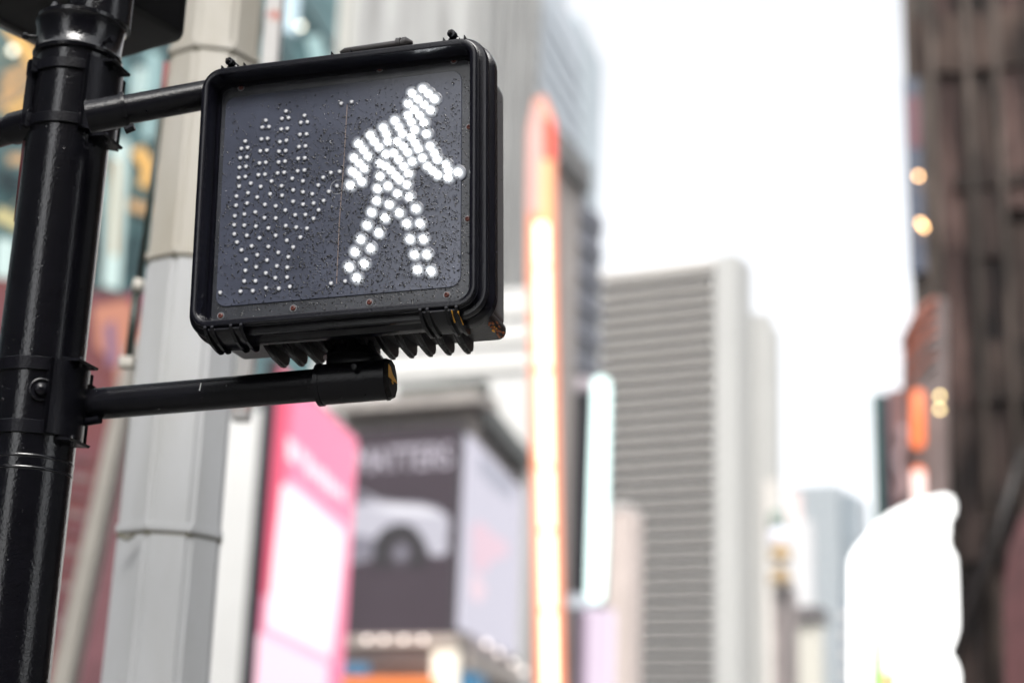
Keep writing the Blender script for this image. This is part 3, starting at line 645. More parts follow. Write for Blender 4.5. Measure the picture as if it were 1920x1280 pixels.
# ------------------------------------------------------------------ buildings across the street behind the viewer (they show in the paint)
def rear(name, label, az0, az1, dist, h, m):
    a = R((az0 + az1) / 2); wdt = 2 * dist * math.tan(R(abs(az1 - az0) / 2))
    e = tag(empty(name, Vector((math.sin(a) * dist, math.cos(a) * dist, 0)), (az0 + az1) / 2), label, 'building')
    obj('wall', B(-wdt / 2, wdt / 2, 0, 15, 0, h), m, e)
    bm = bmesh.new(); n1 = 8; n2 = int(h / 4)
    for i in range(n1):
        for j in range(n2):
            xx = -wdt / 2 + wdt * (i + .2) / n1; box(bm, xx, xx + wdt / n1 * .6, -.2, -.01, 2 + j * 4, 4.4 + j * 4)
    o = obj('window', bm, glass_dk, e); o['kind'] = 'stuff'
M1 = mat('brown_brick', (.09, .065, .055), var=.2); M2 = mat('grey_stone', (.13, .13, .13), var=.2)
rear('brick_building', 'brown brick building across the crossing, reflected in the black post', 118, 200, 26, 27, M1)
rear('stone_building', 'grey stone building along the avenue, reflected in the black post', 218, 290, 28, 34, M2)
rear('corner_stone_building', 'grey corner building to the right, reflected in the signal housing', 50, 98, 30, 45, M2)

# ------------------------------------------------------------------ grey octagonal lamp post
lp_top = at(412, -60, 4.6); lp_mid = at(339, 786, 4.45)
oc = Vector(((lp_mid.x + lp_top.x) / 2, (lp_mid.y + lp_top.y) / 2, 0)); oc = Vector((lp_mid.x, lp_mid.y, 0))
lamp = tag(empty('lamp_post', oc, 0), 'grey eight-sided steel lamp post with horizontal seams, right behind the walk signal', 'lamp post')
dref = ((oc + Vector((0, 0, lp_mid.z))) - CP).dot(CR @ Vector((0, 0, -1)))
def zpx(px, py):                # height on the post's axis for an image row
    r_ = ray(px, py); t_ = (oc.y) / r_.y; return CAMZ + r_.z * t_
zs_ = [0, zpx(300, 1012), zpx(345, 508), zpx(400, 128), zpx(420, -260)]
PHI = R(-12.5)
def prad(z_): return .149 - .0075 * (z_ - zs_[1])
for i in range(4):
    m_ = M_pole_lo if i < 2 else M_pole_hi
    za, zb_ = zs_[i] + (.004 if i else 0), zs_[i + 1] - .004
    bm = L((0, 0, 0), [(prad(za), za), (prad(zb_), zb_)], n=8, phase=PHI)
    bmesh.ops.bevel(bm, geom=[e for e in bm.edges if abs(e.verts[0].co.z - e.verts[1].co.z) > .1], offset=.012, segments=3, affect='EDGES')
    obj('post_section', bm, m_, lamp, auto=None)
    if 0 < i:
        zc = zs_[i]; rr = prad(zc)
        bm = L((0, 0, 0), [(rr - .02, zc - .006), (rr - .001, zc - .0055), (rr - .001, zc + .0055), (rr - .02, zc + .006)], n=8, phase=PHI)
        obj('seam', bm, M_seam, lamp)
        bm = L((0, 0, 0), [(rr - .01, zc + .006), (rr + .005, zc + .0065), (rr + .005, zc + .026), (rr - .01, zc + .03)], n=8, phase=PHI)
        obj('seam_lip', bm, m_, lamp)
def lf(px, py, off=0.0):       # local point near the post at its axis depth plus off
    r_ = ray(px, py); t_ = (oc.y + off) / r_.y; return CP + r_ * t_ - oc
def ctube(a, b, r_, name, m): return obj(name, T([a, b], r_, n=10), m, lamp, True)
ctube(lf(303, 205, -.06), lf(262, 525, -.06), .009, 'conduit', M_dkgreen)
ctube(lf(256, 548, -.06), lf(241, 672, -.06), .012, 'conduit', M_dkgreen)
ctube(lf(262, 525, -.06), lf(256, 548, -.06), .017, 'coupling', M_pole_hi)
ctube(lf(312, 118, -.06), lf(303, 205, -.06), .009, 'conduit', mat('dull_red_pipe', (.18, .04, .04)))
obj('end_clip', B(-.02, .02, -.02, .02, -.015, .015, bev=.004), M_pole_hi, lamp, loc=lf(238, 680, -.06))
obj('clamp_knot', T([lf(222, 1002, -.16), lf(239, 1010, -.16), lf(252, 1001, -.16)], .006, n=8), M_seam, lamp, True)
# second pale post edge right of it (top)
sp = tag(obj('pale_side_post', T([lf(507, -60, .9) + oc, lf(500, 130, .9) + oc, lf(430, 1300, .9) + oc - Vector((0, 0, 0))], .028, n=12), mat('pale_post_paint', (.50, .49, .47), rough=.6, var=0, scale=6, col2=(.40, .20, .17), thr=(.55, .62)), None, True), 'slim pale post with red smears, touching the right side of the grey lamp post', 'post') if False else None
f = Frame(505, 60, 5.6, 5)
sp = obj('red_smeared_post', B(f.hit(493, 60)[0], f.hit(523, 60)[0], 0, .06, f.hit(445, 785)[1], f.hit(505, -260)[1], bev=.006), mat('pale_post_paint', (.46, .45, .44), rough=.6, var=0, scale=7, col2=(.42, .16, .13), thr=(.54, .62)))
sp.location = f.o; sp.rotation_euler.z = -R(f.yaw); tag(sp, 'slim pale post with red smears just right of the grey lamp post', 'post')

# ------------------------------------------------------------------ the walk signal head
SY = 15.0
SF = Frame(640, 345, 2.72, SY)
TILT = -2.3                      # the head hangs a little out of true
zb_ = SF.hit(632, 592)[1]
SF.o.z = 0
base = SF.o.copy(); base.z = zb_
head = tag(empty('pedestrian_signal', base, SY), 'black pedestrian signal head with a lit white walking figure and dotted hand, wet with rain', 'pedestrian signal')
head.rotation_euler = (Matrix.Rotation(-R(SY), 3, 'Z') @ Matrix.Rotation(R(TILT), 3, 'Y')).to_euler()
UNT = Matrix.Rotation(-R(TILT), 3, 'Y')
def S(px, py, off=0.0):
    p = SF.h3(px, py, off); p.z -= zb_; return UNT @ p
xl = S(369, 345).x; xr = S(892, 345).x
H = S(640, 100).z
RC = .034
prof = [(-.015, .043), (-.0145, .012), (-.011, .002), (-.006, .0), (-.001, .001), (.001, .005), (.001, .013), (-.003, .016), (-.003, .020),
        (.004, .022), (.011, .0225), (.013, .026), (.013, .036), (.009, .039), (.006, .041), (.006, .050), (.013, .052), (.018, .055), (.0185, .060), (.0185, .072), (.014, .077), (.004, .079)]
bm = sweep(bmesh.new(), [[(x, y, z) for x, z in rrect(xl, xr, 0, H, RC, o_, 10)] for o_, y in prof])
obj('door_frame', bm, M_bez, head, auto=35)
# raised bead round the top of the rim
bm = sweep(bmesh.new(), [[(x, y, z) for x, z in rrect(xl, xr, 0, H, RC, o_, 10)] for o_, y in ((.0012, .006), (.0030, .0065), (.0034, .0085), (.0012, .010))])
obj('rim_bead', bm, M_bez, head, auto=50)
# housing
prof = [(-.004, .0795), (-.002, .083), (-.001, .12), (-.002, .190), (-.008, .200), (-.02, .206)]
bm = sweep(bmesh.new(), [[(x, y, z) for x, z in rrect(xl, xr, 0, H, .03, o_, 10)] for o_, y in prof], True, True)
obj('housing', bm, M_hous, head, auto=40)
box_b = sweep(bmesh.new(), [[(x, y, z) for x, z in rrect(xl + .004, xr - .001, -.002, .03, .028 * .5, 0, 6)] for y in (.0797, .201)], True, True)
obj('housing_floor', box_b, M_bot, head, auto=40)
# plate, lens
plate = sweep(bmesh.new(), [[(x, y, z) for x, z in rrect(xl + .0145, xr - .0145, .0145, H - .0145, .02, 0, 8)] for y in (.0425, .048)], True, True)
plate_o = obj('face_plate', plate, M_plate, head, auto=40)
lx0 = S(413, 400, .041).x; lx1 = S(865, 340, .041).x; lz0 = S(640, 556, .041).z; lz1 = S(640, 158, .041).z
LY = .0405
lens = sweep(bmesh.new(), [[(x, y, z) for x, z in rrect(lx0, lx1, lz0, lz1, .02, o_, 8)] for o_, y in ((0, .0424), (0, LY + .0008), (-.0008, LY))], False, True)
lens_o = obj('lens', lens, M_lens, head, auto=40)
obj('gasket', sweep(bmesh.new(), [[(x, y, z) for x, z in rrect(xl + .0145, xr - .0145, .0145, H - .0145, .02, o_, 8)] for o_, y in ((0, .0424), (-.0005, .037), (-.004, .037), (-.006, .0424))]), M_bez, head, auto=40)
# LEDs
def ell(a, b, c_, n=10, m=6):
    bm = bmesh.new(); bmesh.ops.create_uvsphere(bm, u_segments=n, v_segments=m, radius=1)
    for v in bm.verts: v.co = Vector((v.co.x * a, v.co.y * b, v.co.z * c_))
    return bm
Z2 = [(452,850),(424,902),(468,895),(417,968),(464,962),(411,1036),(457,1028),(406,1107),(453,1100),(409,1168),(491,1147),(390,1238),(471,1215),(597,703),(572,752),(619,748),(566,835),(609,831),(558,919),(603,915),(552,1005),(597,1000),(545,1088),(591,1084),(637,1132),(561,1170),(627,1222),(536,1245),(739,638),(711,690),(757,685),(706,765),(749,760),(697,855),(742,845),(690,922),(737,917),(687,998),(733,992),(680,1075),(727,1070),(708,1165),(712,1233),(870,668),(844,718),(890,714),(837,803),(884,799),(831,889),(877,884),(825,973),(872,968),(822,1060),(869,1054),(784,1113),(859,1131),(790,1195),(860,1208),(1056,1072),(1118,1064),(1002,1106),(967,1160),(925,1222),(1042,1205),(1100,1165),(1129,583),(1203,572)]
Z4 = [(387,98),(465,82),(590,92),(667,102),(790,70),(860,90),(935,82),(1005,64),(735,132),(970,130),(378,172),(446,160),(523,145),(587,185),(667,188),(804,165),(877,163),(934,190),(374,235),(445,238),(527,245),(615,258),(738,241),(812,252),(887,260),(375,300),(463,310),(553,327),(667,310),(745,345),(841,322),(394,357),(425,412),(497,384),(615,388),(790,392),(537,447),(685,430),(756,461),(457,480),(605,484),(675,525),(748,535),(453,557),(529,532),(597,575),(664,609),(747,604),(445,632),(524,630),(598,680),(689,683),(767,670),(418,704),(505,700),(275,712),(1057,647),(1157,632)]
hand = [(340 + a / 3.766, 40 + b / 3.766) for a, b in Z2] + [(340 + a / 3.766, 360 + b / 3.766) for a, b in Z4]
W1 = [(1045,115),(1110,170),(1180,230),(915,165),(985,235),(1060,300),(1135,365),(870,290),(940,360),(1005,430),(1055,515),(865,430),(905,510),(945,600),(1085,650),(1130,800),(1180,880),(1215,955),(710,495),(755,570),(800,650),(570,580),(605,650),(625,740),(415,670),(460,740),(520,810),(600,895),(275,770),(330,840),(385,920),(220,940),(280,1000),(340,1060),(200,1100),(255,1150),(310,1220),(175,1265),(740,745),(810,800),(860,870),(915,980),(695,880),(755,960),(815,1040),(870,1125),(905,690),(950,760),(990,830),(1040,940),(1100,1040),(1160,1090),(1220,1140),(530,1005),(600,1040),(660,1090),(715,1150),(765,1200),(530,1160),(1320,1020),(1350,1090),(1345,1170),(1465,1110)]
W2 = [(500,90),(625,60),(850,40),(740,150),(880,190),(490,235),(640,280),(430,375),(760,380),(960,330),(590,440),(375,530),(850,510),(1010,510),(515,620),(300,700),(890,695),(1050,695),(230,850),(415,805),(945,880),(1090,880),(160,1030),(340,990),(980,1060),(1140,1080),(250,1160)]
walk = [(630 + a / 6.4, 150 + b / 6.4) for a, b in W1] + [(630 + a / 6.4, 340 + b / 6.4) for a, b in W2]
def soft_led(m, a, c_, stops, col_stops=None):
    t = m.node_tree; b = t.nodes['Principled BSDF']
    tc = t.nodes.new('ShaderNodeTexCoord'); mp = t.nodes.new('ShaderNodeMapping'); mp.inputs['Scale'].default_value = (1 / a, 0, 1 / c_)
    ln = t.nodes.new('ShaderNodeVectorMath'); ln.operation = 'LENGTH'
    t.links.new(tc.outputs['Object'], mp.inputs['Vector']); t.links.new(mp.outputs[0], ln.inputs[0])
    def ramp(st, sock, gain=None):
        rp = t.nodes.new('ShaderNodeValToRGB'); e = rp.color_ramp.elements
        e[0].position = st[0][0]; e[0].color = (*st[0][1], 1); e[1].position = st[-1][0]; e[1].color = (*st[-1][1], 1)
        for p_, c in st[1:-1]: q = e.new(p_); q.color = (*c, 1)
        t.links.new(ln.outputs['Value'], rp.inputs[0])
        if gain:
            mt = t.nodes.new('ShaderNodeMath'); mt.operation = 'MULTIPLY'; mt.inputs[1].default_value = gain
            t.links.new(rp.outputs[0], mt.inputs[0]); t.links.new(mt.outputs[0], sock)
        else: t.links.new(rp.outputs[0], sock)
    ramp(stops, b.inputs['Emission Strength'], 16.0)
    if col_stops: ramp(col_stops, b.inputs['Base Color'])
g3 = lambda v: (v, v, v)
LC = (.054, .060, .084)
soft_led(M_ledon, .0170, .0140, [(.0, g3(1)), (.28, g3(.4)), (.43, g3(.040)), (.56, g3(.0150)), (.72, g3(.0060)), (.88, g3(.0018)), (1, g3(.0002))], [(.0, LC), (.5, LC), (1, LC)])  # oversized domes: the fading outer emission paints the glow spilled on the lens
soft_led(M_ledoff, .0056, .0046, [(.0, g3(.006)), (.45, g3(.002)), (.8, g3(0)), (1, g3(0))], [(.0, g3(.58)), (.35, g3(.36)), (.7, (.12, .125, .15)), (1, LC)])  # unlit domes: pale centre and faint emission paint a soft glint
first = None
tilt = (0, R(48), 0)
for (a, b) in hand:
    p = S(a, b, LY - .0004)
    if first is None:
        first = obj('hand_led', ell(.0056, .0022, .0046, 14, 8), M_ledoff, lens_o, True, loc=p); first.rotation_euler = tilt
    else: inst('hand_led', first.data, lens_o, p, tilt)
first = None
for i, (a, b) in enumerate(walk):
    p = S(a, b, LY + .0001)
    if first is None:
        first = obj('walking_figure_led', ell(.0170, .0010, .0140, 20, 12), M_ledon, lens_o, True, loc=p); first.rotation_euler = tilt
    else: inst('walking_figure_led', first.data, lens_o, p, tilt)
# seam line, ring marks
obj('lens_crack', T([S(651, 196, LY - .0002), S(645, 300, LY - .0002), S(636, 420, LY - .0002), S(631, 532, LY - .0002)], .0007, n=6), mat('tan_scratch', (.20, .15, .13), rough=.5), lens_o)
def ring(c, r0, r1, name, m, par, off=-.0005):
    bm = bmesh.new(); n = 28
    sweep(bm, [[(c.x + rr * math.cos(2 * math.pi * k / n), c.y + yy, c.z + rr * math.sin(2 * math.pi * k / n)) for k in range(n)] for rr, yy in ((r0, 0), (r0 + .0002, off), (r1 - .0002, off), (r1, 0))])
    return obj(name, bm, m, par, auto=40)
ring(S(633, 351, LY - .0001), .0125, .0135, 'ring_mark', mat('pale_ring', (.35, .36, .38), rough=.3), lens_o)
for (a, b) in ((712, 130), (851, 114), (880, 239), (877, 411), (838, 553), (693, 567), (550, 578), (414, 592), (392, 462), (405, 292), (452, 165)):
    p = S(a, b, .0423)
    sc_ = obj('screw', L(p, [(.0042, 0), (.0040, .0022), (.0025, .003), (.0018, .0012)], n=16, axis=(0, -1, 0)), M_rust, head, auto=40)
    ring(p, .0048, .0066, 'washer', M_ring, sc_, -.0008)
for (a, b) in ((742, 154), (545, 181), (885, 118), (876, 432), (443, 150)):
    ring(S(a, b, .0423), .0055, .0064, 'ring_mark', M_ring, head, -.0004)
# top rim fittings: upright bosses with bolts, ribs, hinge rod
def S2(px, z_, off):      # point on the rim at local height z_
    return Vector((SF.hit(px, 100, off)[0], off, z_))
for px in (441, 853):
    x_ = S(px, 90, .03).x
    bt = obj('latch_bolt', L((x_, .012, H + .016), [(.0030, -.006), (.0072, -.005), (.0076, .006), (.006, .008), (.006, .022), (.0045, .024)], n=20, axis=(0.12, 1, .0)), M_bez, head, auto=35)
    obj('bolt_core', L((x_, .012, H + .016), [(.0028, -.012), (.0030, -.0062)], n=12, axis=(.12, 1, 0)), M_ring if False else M_hous, bt, auto=35)
    obj('boss', B(x_ - .009, x_ + .012, .016, .045, H - .002, H + .013, bev=.003), M_bez, head, auto=35)
for px in (420, 461, 624, 659, 833, 872):
    x_ = S(px, 90, .01).x
    obj('rim_rib', PR([(x_ - .0012, H - .002), (x_ + .0012, H - .002), (x_ + .0012, H + .007), (x_ - .0008, H + .008)], .004, .075), M_bez, head)
xa = S(640, 90, .03).x; xb = S(752, 80, .03).x
obj('hinge_rod', T([(xa - .006, .046, H + .022), (xa + .002, .046, H + .026), (xb - .012, .046, H + .028), (xb, .046, H + .028)], [.006, .0075, .0075, .0075], n=16), M_hous, head, True)
obj('hinge_cap', L((xb - .014, .046, H + .028), [(.007, 0), (.0115, .001), (.0115, .009), (.009, .0095), (.009, .012), (.0115, .0125), (.0115, .019), (.003, .030)], n=20, axis=(1, 0, 0)), M_hous, head, auto=35)
# bottom latches
def latch(pa, pb, nr):
    xa_ = S(pa, 620, .01).x; xb_ = S(pb, 620, .01).x
    lt_ = obj('bottom_latch', sweep(bmesh.new(), [[(x, y, z) for y, z in ((.006, .000), (.004, -.006), (.012, -.011), (.03, -.019), (.055, -.024), (.074, -.024), (.078, -.016), (.078, .0))] for x in (xa_ + .004, xb_ - .004)], True, True), M_bez, head, auto=35)
    for k in range(nr):
        xx = xa_ + (xb_ - xa_) * k / (nr - 1)
        if nr == 4: xx = xa_ + (xb_ - xa_) * (0, .2, .72, 1)[k]
        rb_ = sweep(bmesh.new(), [[(x, y, z) for y, z in ((.002, .004), (-.001, -.003), (.008, -.013), (.027, -.024), (.052, -.030), (.070, -.031), (.0785, -.027), (.079, .0))] for x in (xx - .0028, xx + .0028)], True, True)
        bmesh.ops.bevel(rb_, geom=rb_.edges[:], offset=.0008, segments=1, affect='EDGES')
        obj('latch_rib', rb_, M_bez, lt_)
    return lt_
latch(388, 455, 4)
l2 = latch(790, 858, 4)
for (xx, dz) in ((S(845, 600, .01).x, 0), (S(857, 600, .01).x, 1)):
    obj('paint_chip', T([(xx + .0034, .004, -.006 - .003 * dz), (xx + .0034, .010, -.013), (xx + .0036, .022 + .01 * dz, -.021 - .002 * dz)], [.0012, .0005, .0013], n=5), M_yel, l2)
# fins
x = S(484, 640, .15).x
finm = None
xf = [xl + .096 + .0345 * k for k in range(12)]
for k, xx in enumerate(xf):
    if xx > xr - .045: break
    if finm is None:
        bm = bmesh.new()
        pr_ = [(.080, .004), (.088, -.004), (.150, -.020), (.170, -.026), (.190, -.028), (.203, -.022), (.208, -.012), (.208, .004)]
        sweep(bm, [[(0 + sx, y, z) for y, z in pr_] for sx in (-.0065, .0065)], True, True)
        bmesh.ops.bevel(bm, geom=bm.edges[:], offset=.0042, segments=3, affect='EDGES')
        fo = obj('cooling_fin', bm, M_bot, head, auto=60, loc=(xx, 0, 0)); finm = fo.data
    else: inst('cooling_fin', finm, head, (xx, 0, 0))
# rusty lower right corner
for k in range(26):
    yy = .10 + .1 * random.random(); a = random.random()
    p = Vector((xr - .010 + a * .0095, yy, -.0015 + a * a * .012))
    obj('rust_flake', ell(.0020 * random.uniform(.6, 1.8), .006 * random.uniform(.5, 1.8), .0012, 6, 4), M_yel if k % 6 == 0 else mat('rust_brown', (.30, .09, .03), rough=.6, var=.4, scale=200), head, True, loc=p) if k < 26 else None

# rain ------------------------------------------------------------------
rd_ = random.Random(5)
M_speck = mat('wet_black_speck', (.008, .008, .010), rough=.15, var=0)
def drops(n, gen, r0, r1, name, m_=None, el=1.0, hh=.72):
    bm = bmesh.new()
    for _ in range(n):
        g = gen()
        if not g: continue
        c, nrm, tz = g
        r_ = r0 + (r1 - r0) * rd_.random() ** 3
        t1 = nrm.orthogonal().normalized() if abs(nrm.y) < .7 else Vector((1, 0, 0)); t2 = nrm.cross(t1).normalized()
        an = rd_.uniform(0, math.pi); u = (t1 * math.cos(an) + t2 * math.sin(an)) * r_ * rd_.uniform(1, 1.7) * el; v = (t2 * math.cos(an) - t1 * math.sin(an)) * r_
        k_ = 6
        r1_ = [bm.verts.new(c + u * math.cos(2 * math.pi * i / k_) + v * math.sin(2 * math.pi * i / k_)) for i in range(k_)]
        r2_ = [bm.verts.new(c + (u * math.cos(2 * math.pi * i / k_) + v * math.sin(2 * math.pi * i / k_)) * .68 + nrm * r_ * hh * .7) for i in range(k_)]
        tp = bm.verts.new(c + nrm * r_ * hh)
        for i in range(k_):
            j = (i + 1) % k_; bm.faces.new((r1_[i], r1_[j], r2_[j], r2_[i])); bm.faces.new((r2_[i], r2_[j], tp))
    o = obj(name, bm, m_ or M_drop, head, True); o['kind'] = 'stuff'; return o
px0, px1, pz0, pz1 = xl + .018, xr - .018, .018, H - .05
def gface():
    x_ = rd_.uniform(px0, px1); z_ = rd_.uniform(pz0, pz1)
    fx = (x_ - px0) / (px1 - px0); fz = (z_ - pz0) / (pz1 - pz0)
    dens = (.35 + .65 * min(1, fx * 1.6)) * (1.0 if fz < .72 else max(.15, 1 - (fz - .72) * 3))
    if rd_.random() > dens: return None
    inl = lx0 + .002 < x_ < lx1 - .002 and lz0 + .002 < z_ < lz1 - .002
    return Vector((x_, (LY - .0011 if inl else .0425), z_)), Vector((0, -1, 0)), 0
drops(2600, gface, .0007, .0022, 'rain_drops')
drops(9500, gface, .0005, .0013, 'dark_specks', M_speck, 1.5, .3)
def gside():
    z_ = rd_.uniform(.03, H - .03); y_, o_ = rd_.choice(((.03, .013), (.066, .0185), (.12, -.001), (.17, -.0015), (.046, .006)))
    return Vector((xr + o_, y_ + rd_.uniform(-.004, .004), z_)), Vector((1, 0, 0)), 0
drops(130, gside, .0007, .002, 'rain_drops')

# ------------------------------------------------------------------ signal post
DP = 2.93
pc = at(92, 560, DP); pcx = Vector((pc.x, pc.y, 0))
post = tag(empty('signal_post', pcx, SY), 'glossy black steel signal post with two side arms and strapped clamps, on the left', 'signal post')
ux = Vector((math.cos(R(SY)), -math.sin(R(SY)), 0)); uy = Vector((math.sin(R(SY)), math.cos(R(SY)), 0))
def PL(v): q = v - pcx; return Vector((q.dot(ux), q.dot(uy), q.z))
def pz(py, dist=None):                         # height where image row py crosses the post axis
    lo, hi = 0.5, 6.0
    for _ in range(40):
        mid = (lo + hi) / 2; v = CR.transposed() @ (Vector((pcx.x, pcx.y, mid)) - CP)
        y_ = 640 - v.y / -v.z * FPX
        if y_ > py: lo = mid
        else: hi = mid
    return (lo + hi) / 2
RP = 79 / FPX * DP
z_u1, z_u2 = pz(150), pz(250)
z_l1, z_l2 = pz(700), pz(815)
ztop = pz(75)
obj('shaft', L((0, 0, 0), [(RP * 1.03, 0), (RP, z_l1), (RP * .985, ztop)], n=64), M_black, post, auto=40)
# top collar
zc0, zc1 = pz(118), pz(48)
obj('collar', L((0, 0, 0), [(RP * .99, zc0 - .004), (RP * 1.07, zc0), (RP * 1.09, zc0 + .006), (RP * 1.06, zc0 + .010), (RP * 1.03, zc0 + .03), (RP * 1.06, zc1 - .012), (RP * 1.10, zc1 - .008), (RP * 1.10, zc1), (RP * .95, zc1 + .004)], n=64), M_black, post, auto=35)
for (a, sgn) in ((198, -1), (-25, 1)):
    d_ = Vector((math.cos(R(a)), -math.sin(R(abs(a) if sgn > 0 else 18)), 0)).normalized()
    zz = (zc0 + zc1) / 2 + (.01 if sgn < 0 else -.02)
    p = Vector((0, 0, zz)) + d_ * RP * 1.0
    obj('set_screw', tube(T([p, p + d_ * .022], .0035, n=10), [p + d_ * .022, p + d_ * .031], .0068, n=6), M_arm, post, auto=35)
# upper pipe above the collar
obj('upper_pipe', L((.018, 0, 0), [(RP * .50, zc1 - .01), (RP * .50, zc1 + .5)], n=40), M_black, post, auto=40)
obj('upper_sleeve', L((.030, .01, 0), [(RP * .8, zc1 - .004), (RP * .8, zc1 + .06), (RP * .74, zc1 + .065)], n=40), M_black, post, auto=40)
obj('cone_nut', L((-.028, -.055, 0), [(.014, zc1 - .006), (.013, zc1 + .004), (.006, zc1 + .022), (.002, zc1 + .026)], n=16), M_black, post, auto=40)
# straps
def strap(z_, hgt=.020, th=.0045, tilt_=0.0):
    n = 64; rr = RP * 1.0
    o = obj('strap', sweep(bmesh.new(), [[((rr + r_) * math.cos(2 * math.pi * k / n), (rr + r_) * math.sin(2 * math.pi * k / n), z_ + h_ + tilt_ * math.cos(2 * math.pi * k / n)) for k in range(n)] for r_, h_ in ((-.004, -hgt / 2), (th - .001, -hgt / 2), (th, -hgt / 2 + .001), (th, hgt / 2 - .001), (th - .001, hgt / 2), (-.004, hgt / 2))]), M_arm, post, auto=35)
    return o
def buckle(z_, ang):
    d_ = Vector((math.cos(R(ang)), math.sin(R(ang)), 0)); t_ = Vector((-d_.y, d_.x, 0))
    bm = bmesh.new()
    for s_ in (-.012, 0, .012):
        c = d_ * (RP + .007) + t_ * s_; 
        box(bm, -.0025, .0025, -.006, .006, -.014, .014)
        vs_ = bm.verts[-8:] if False else list(bm.verts)[-8:]
        for v in vs_: v.co = Vector((0, 0, z_)) + c + t_ * v.co.x + d_ * v.co.y + Vector((0, 0, v.co.z))
    c = d_ * (RP + .006)
    tube(bm, [Vector((0, 0, z_)) + c - t_ * .016, Vector((0, 0, z_)) + c + t_ * .016], .0045, n=8)
    obj('buckle', bm, M_arm, post, auto=35)
for z_ in (z_u1, z_u2): strap(z_); buckle(z_, -128)
for z_ in (z_l1, z_l2): strap(z_, .024)
# saddle brackets: a plate hugging the right of the post
def saddle(za, zb2, a0, a1, TH=.011):
    n = 20; bm = bmesh.new(); rings = []
    for k in range(n + 1):
        a = R(a0 + (a1 - a0) * k / n); c, s_ = math.cos(a), math.sin(a)
        e = TH + (.007 if k in (0, n) else 0)
        rings.append([((RP + q) * c, (RP + q) * s_, z_) for q, z_ in ((.0005, za), (e, za), (e, zb2), (.0005, zb2))])
    sweep(bm, rings, True, True)
    bmesh.ops.bevel(bm, geom=[e for e in bm.edges if e.calc_face_angle(0) > .6], offset=.002, segments=2, affect='EDGES')
    return obj('saddle_bracket', bm, M_arm, post, auto=35)
s1 = saddle(z_u2 - .018, z_u1 + .018, -48, 40)
s2 = saddle(z_l2 - .010, z_l1 + .010, -48, 40)
for (z_, par) in ((z_u1 + .014, s1), (z_u2 - .026, s1), (z_l1 + .012, s2), (z_l2 - .018, s2)):
    pr_ = [(RP * .72, z_), (RP + .020, z_ - .002), (RP + .023, z_ + .002), (RP * .72, z_ + .009)]
    obj('bracket_ear', PR(pr_, -.040, .030), M_arm, par)
    obj('ear_bolt', T([(RP + .014, -.02, z_ + .011), (RP + .014, -.02, z_ - .009)], .0035, n=8), M_arm, par, True)
obj('corner_bolt', T([(RP + .030, -.02, z_u2 + .012), (RP + .030, -.02, z_u2 - .008)], .006, n=8), M_arm, s1, True)
# left saddle for the arm going left
saddle(z_u2 - .01, z_u1 + .01, 150, 235)
# domed round bolt low on the post
dm = PL(at(72, 742, DP - RP * .97)); 
dn = Vector((dm.x, dm.y, 0)).normalized()
c = dn * (RP * 1.0); c.z = dm.z
obj('domed_bolt', L(c, [(.021, -.002), (.021, .004), (.018, .0055), (.0175, .003), (.0125, .003), (.011, .009), (.006, .0125), (.001, .0135)], n=32, axis=dn), M_arm, post, auto=30)
dm = PL(at(66, 1262, DP - RP * .97)); dn = Vector((dm.x, dm.y, 0)).normalized(); c = dn * RP; c.z = dm.z - .015
obj('access_cover', L(c, [(.031, -.004), (.031, .006), (.028, .010), (.020, .011), (.018, .007), (.001, .007)], n=40, axis=dn), M_black, post, auto=30)
# faint weld rings
for py in (868, 890):
    z_ = pz(py); obj('weld_ring', L((0, 0, 0), [(RP * 1.002, z_ - .003), (RP * 1.014, z_ - .001), (RP * 1.014, z_ + .001), (RP * 1.002, z_ + .003)], n=64), M_black, post, auto=60)
for (a_, b_, sc_2) in ((124, 683, 1.0), (112, 686, .5), (216, 148, .9)):
    q_ = PL(at(a_, b_, DP - RP)); dn = Vector((q_.x, q_.y, 0)).normalized(); c = dn * (RP + .0052); c.z = q_.z
    obj('paint_chip', L(c, [(.0045 * sc_2, -.002), (.0030 * sc_2, .0006)], n=5, axis=dn), M_yel, post)
# arms
def arm(p0, p1, r_, name='arm'):
    return obj(name, T([p0, p1], r_, n=36), M_arm, post, auto=40)
A0 = PL(at(100, 765, DP)); A0.y = 0; A1 = PL(at(700, 712, 2.735))
A0 = PL(at(135, 761, 2.905)); A1 = PL(at(720, 711, 2.755))
ra = 30 / FPX * 2.87
dA = (A1 - A0).normalized()
arm(A0, A1, ra)
obj('arm_socket', tube(T([A0 - dA * .025, A0 + dA * .034], ra * 1.14, n=36), [A0 + dA * .034, A0 + dA * .040], ra * 1.26, n=36), M_arm, post, auto=35)
obj('pinch_lug', T([PL(at(150, 792, 2.88)), PL(at(188, 786, 2.87))], .008, n=12), M_arm, post, auto=35)
obj('paint_nick', T([PL(at(377, 718, 2.795)), PL(at(374, 732, 2.795))], .0011, n=6), mat('white_nick', (.7, .7, .7)), post)
U0 = PL(at(185, 216, 2.89)); U1 = PL(at(440, 168, 2.93)); dU = (U1 - U0).normalized(); ru = 28 / FPX * 2.87
arm(U0, U1, ru)
obj('arm_socket', tube(T([U0 - dU * .02, U0 + dU * .045], ru * 1.12, n=36), [U0 + dU * .045, U0 + dU * .051], ru * 1.24, n=36), M_arm, post, auto=35)
obj('pinch_lug', T([PL(at(235, 245, 2.86)), PL(at(252, 238, 2.86))], .007, n=12), M_arm, post, auto=35)
V0 = PL(at(75, 228, 2.99)); V1 = PL(at(-130, 286, 3.15)); arm(V0, V1, ru)
dV = (V1 - V0).normalized()
obj('arm_socket', T([V0, V0 + dV * .07], ru * 1.15, n=36), M_arm, post, auto=35)
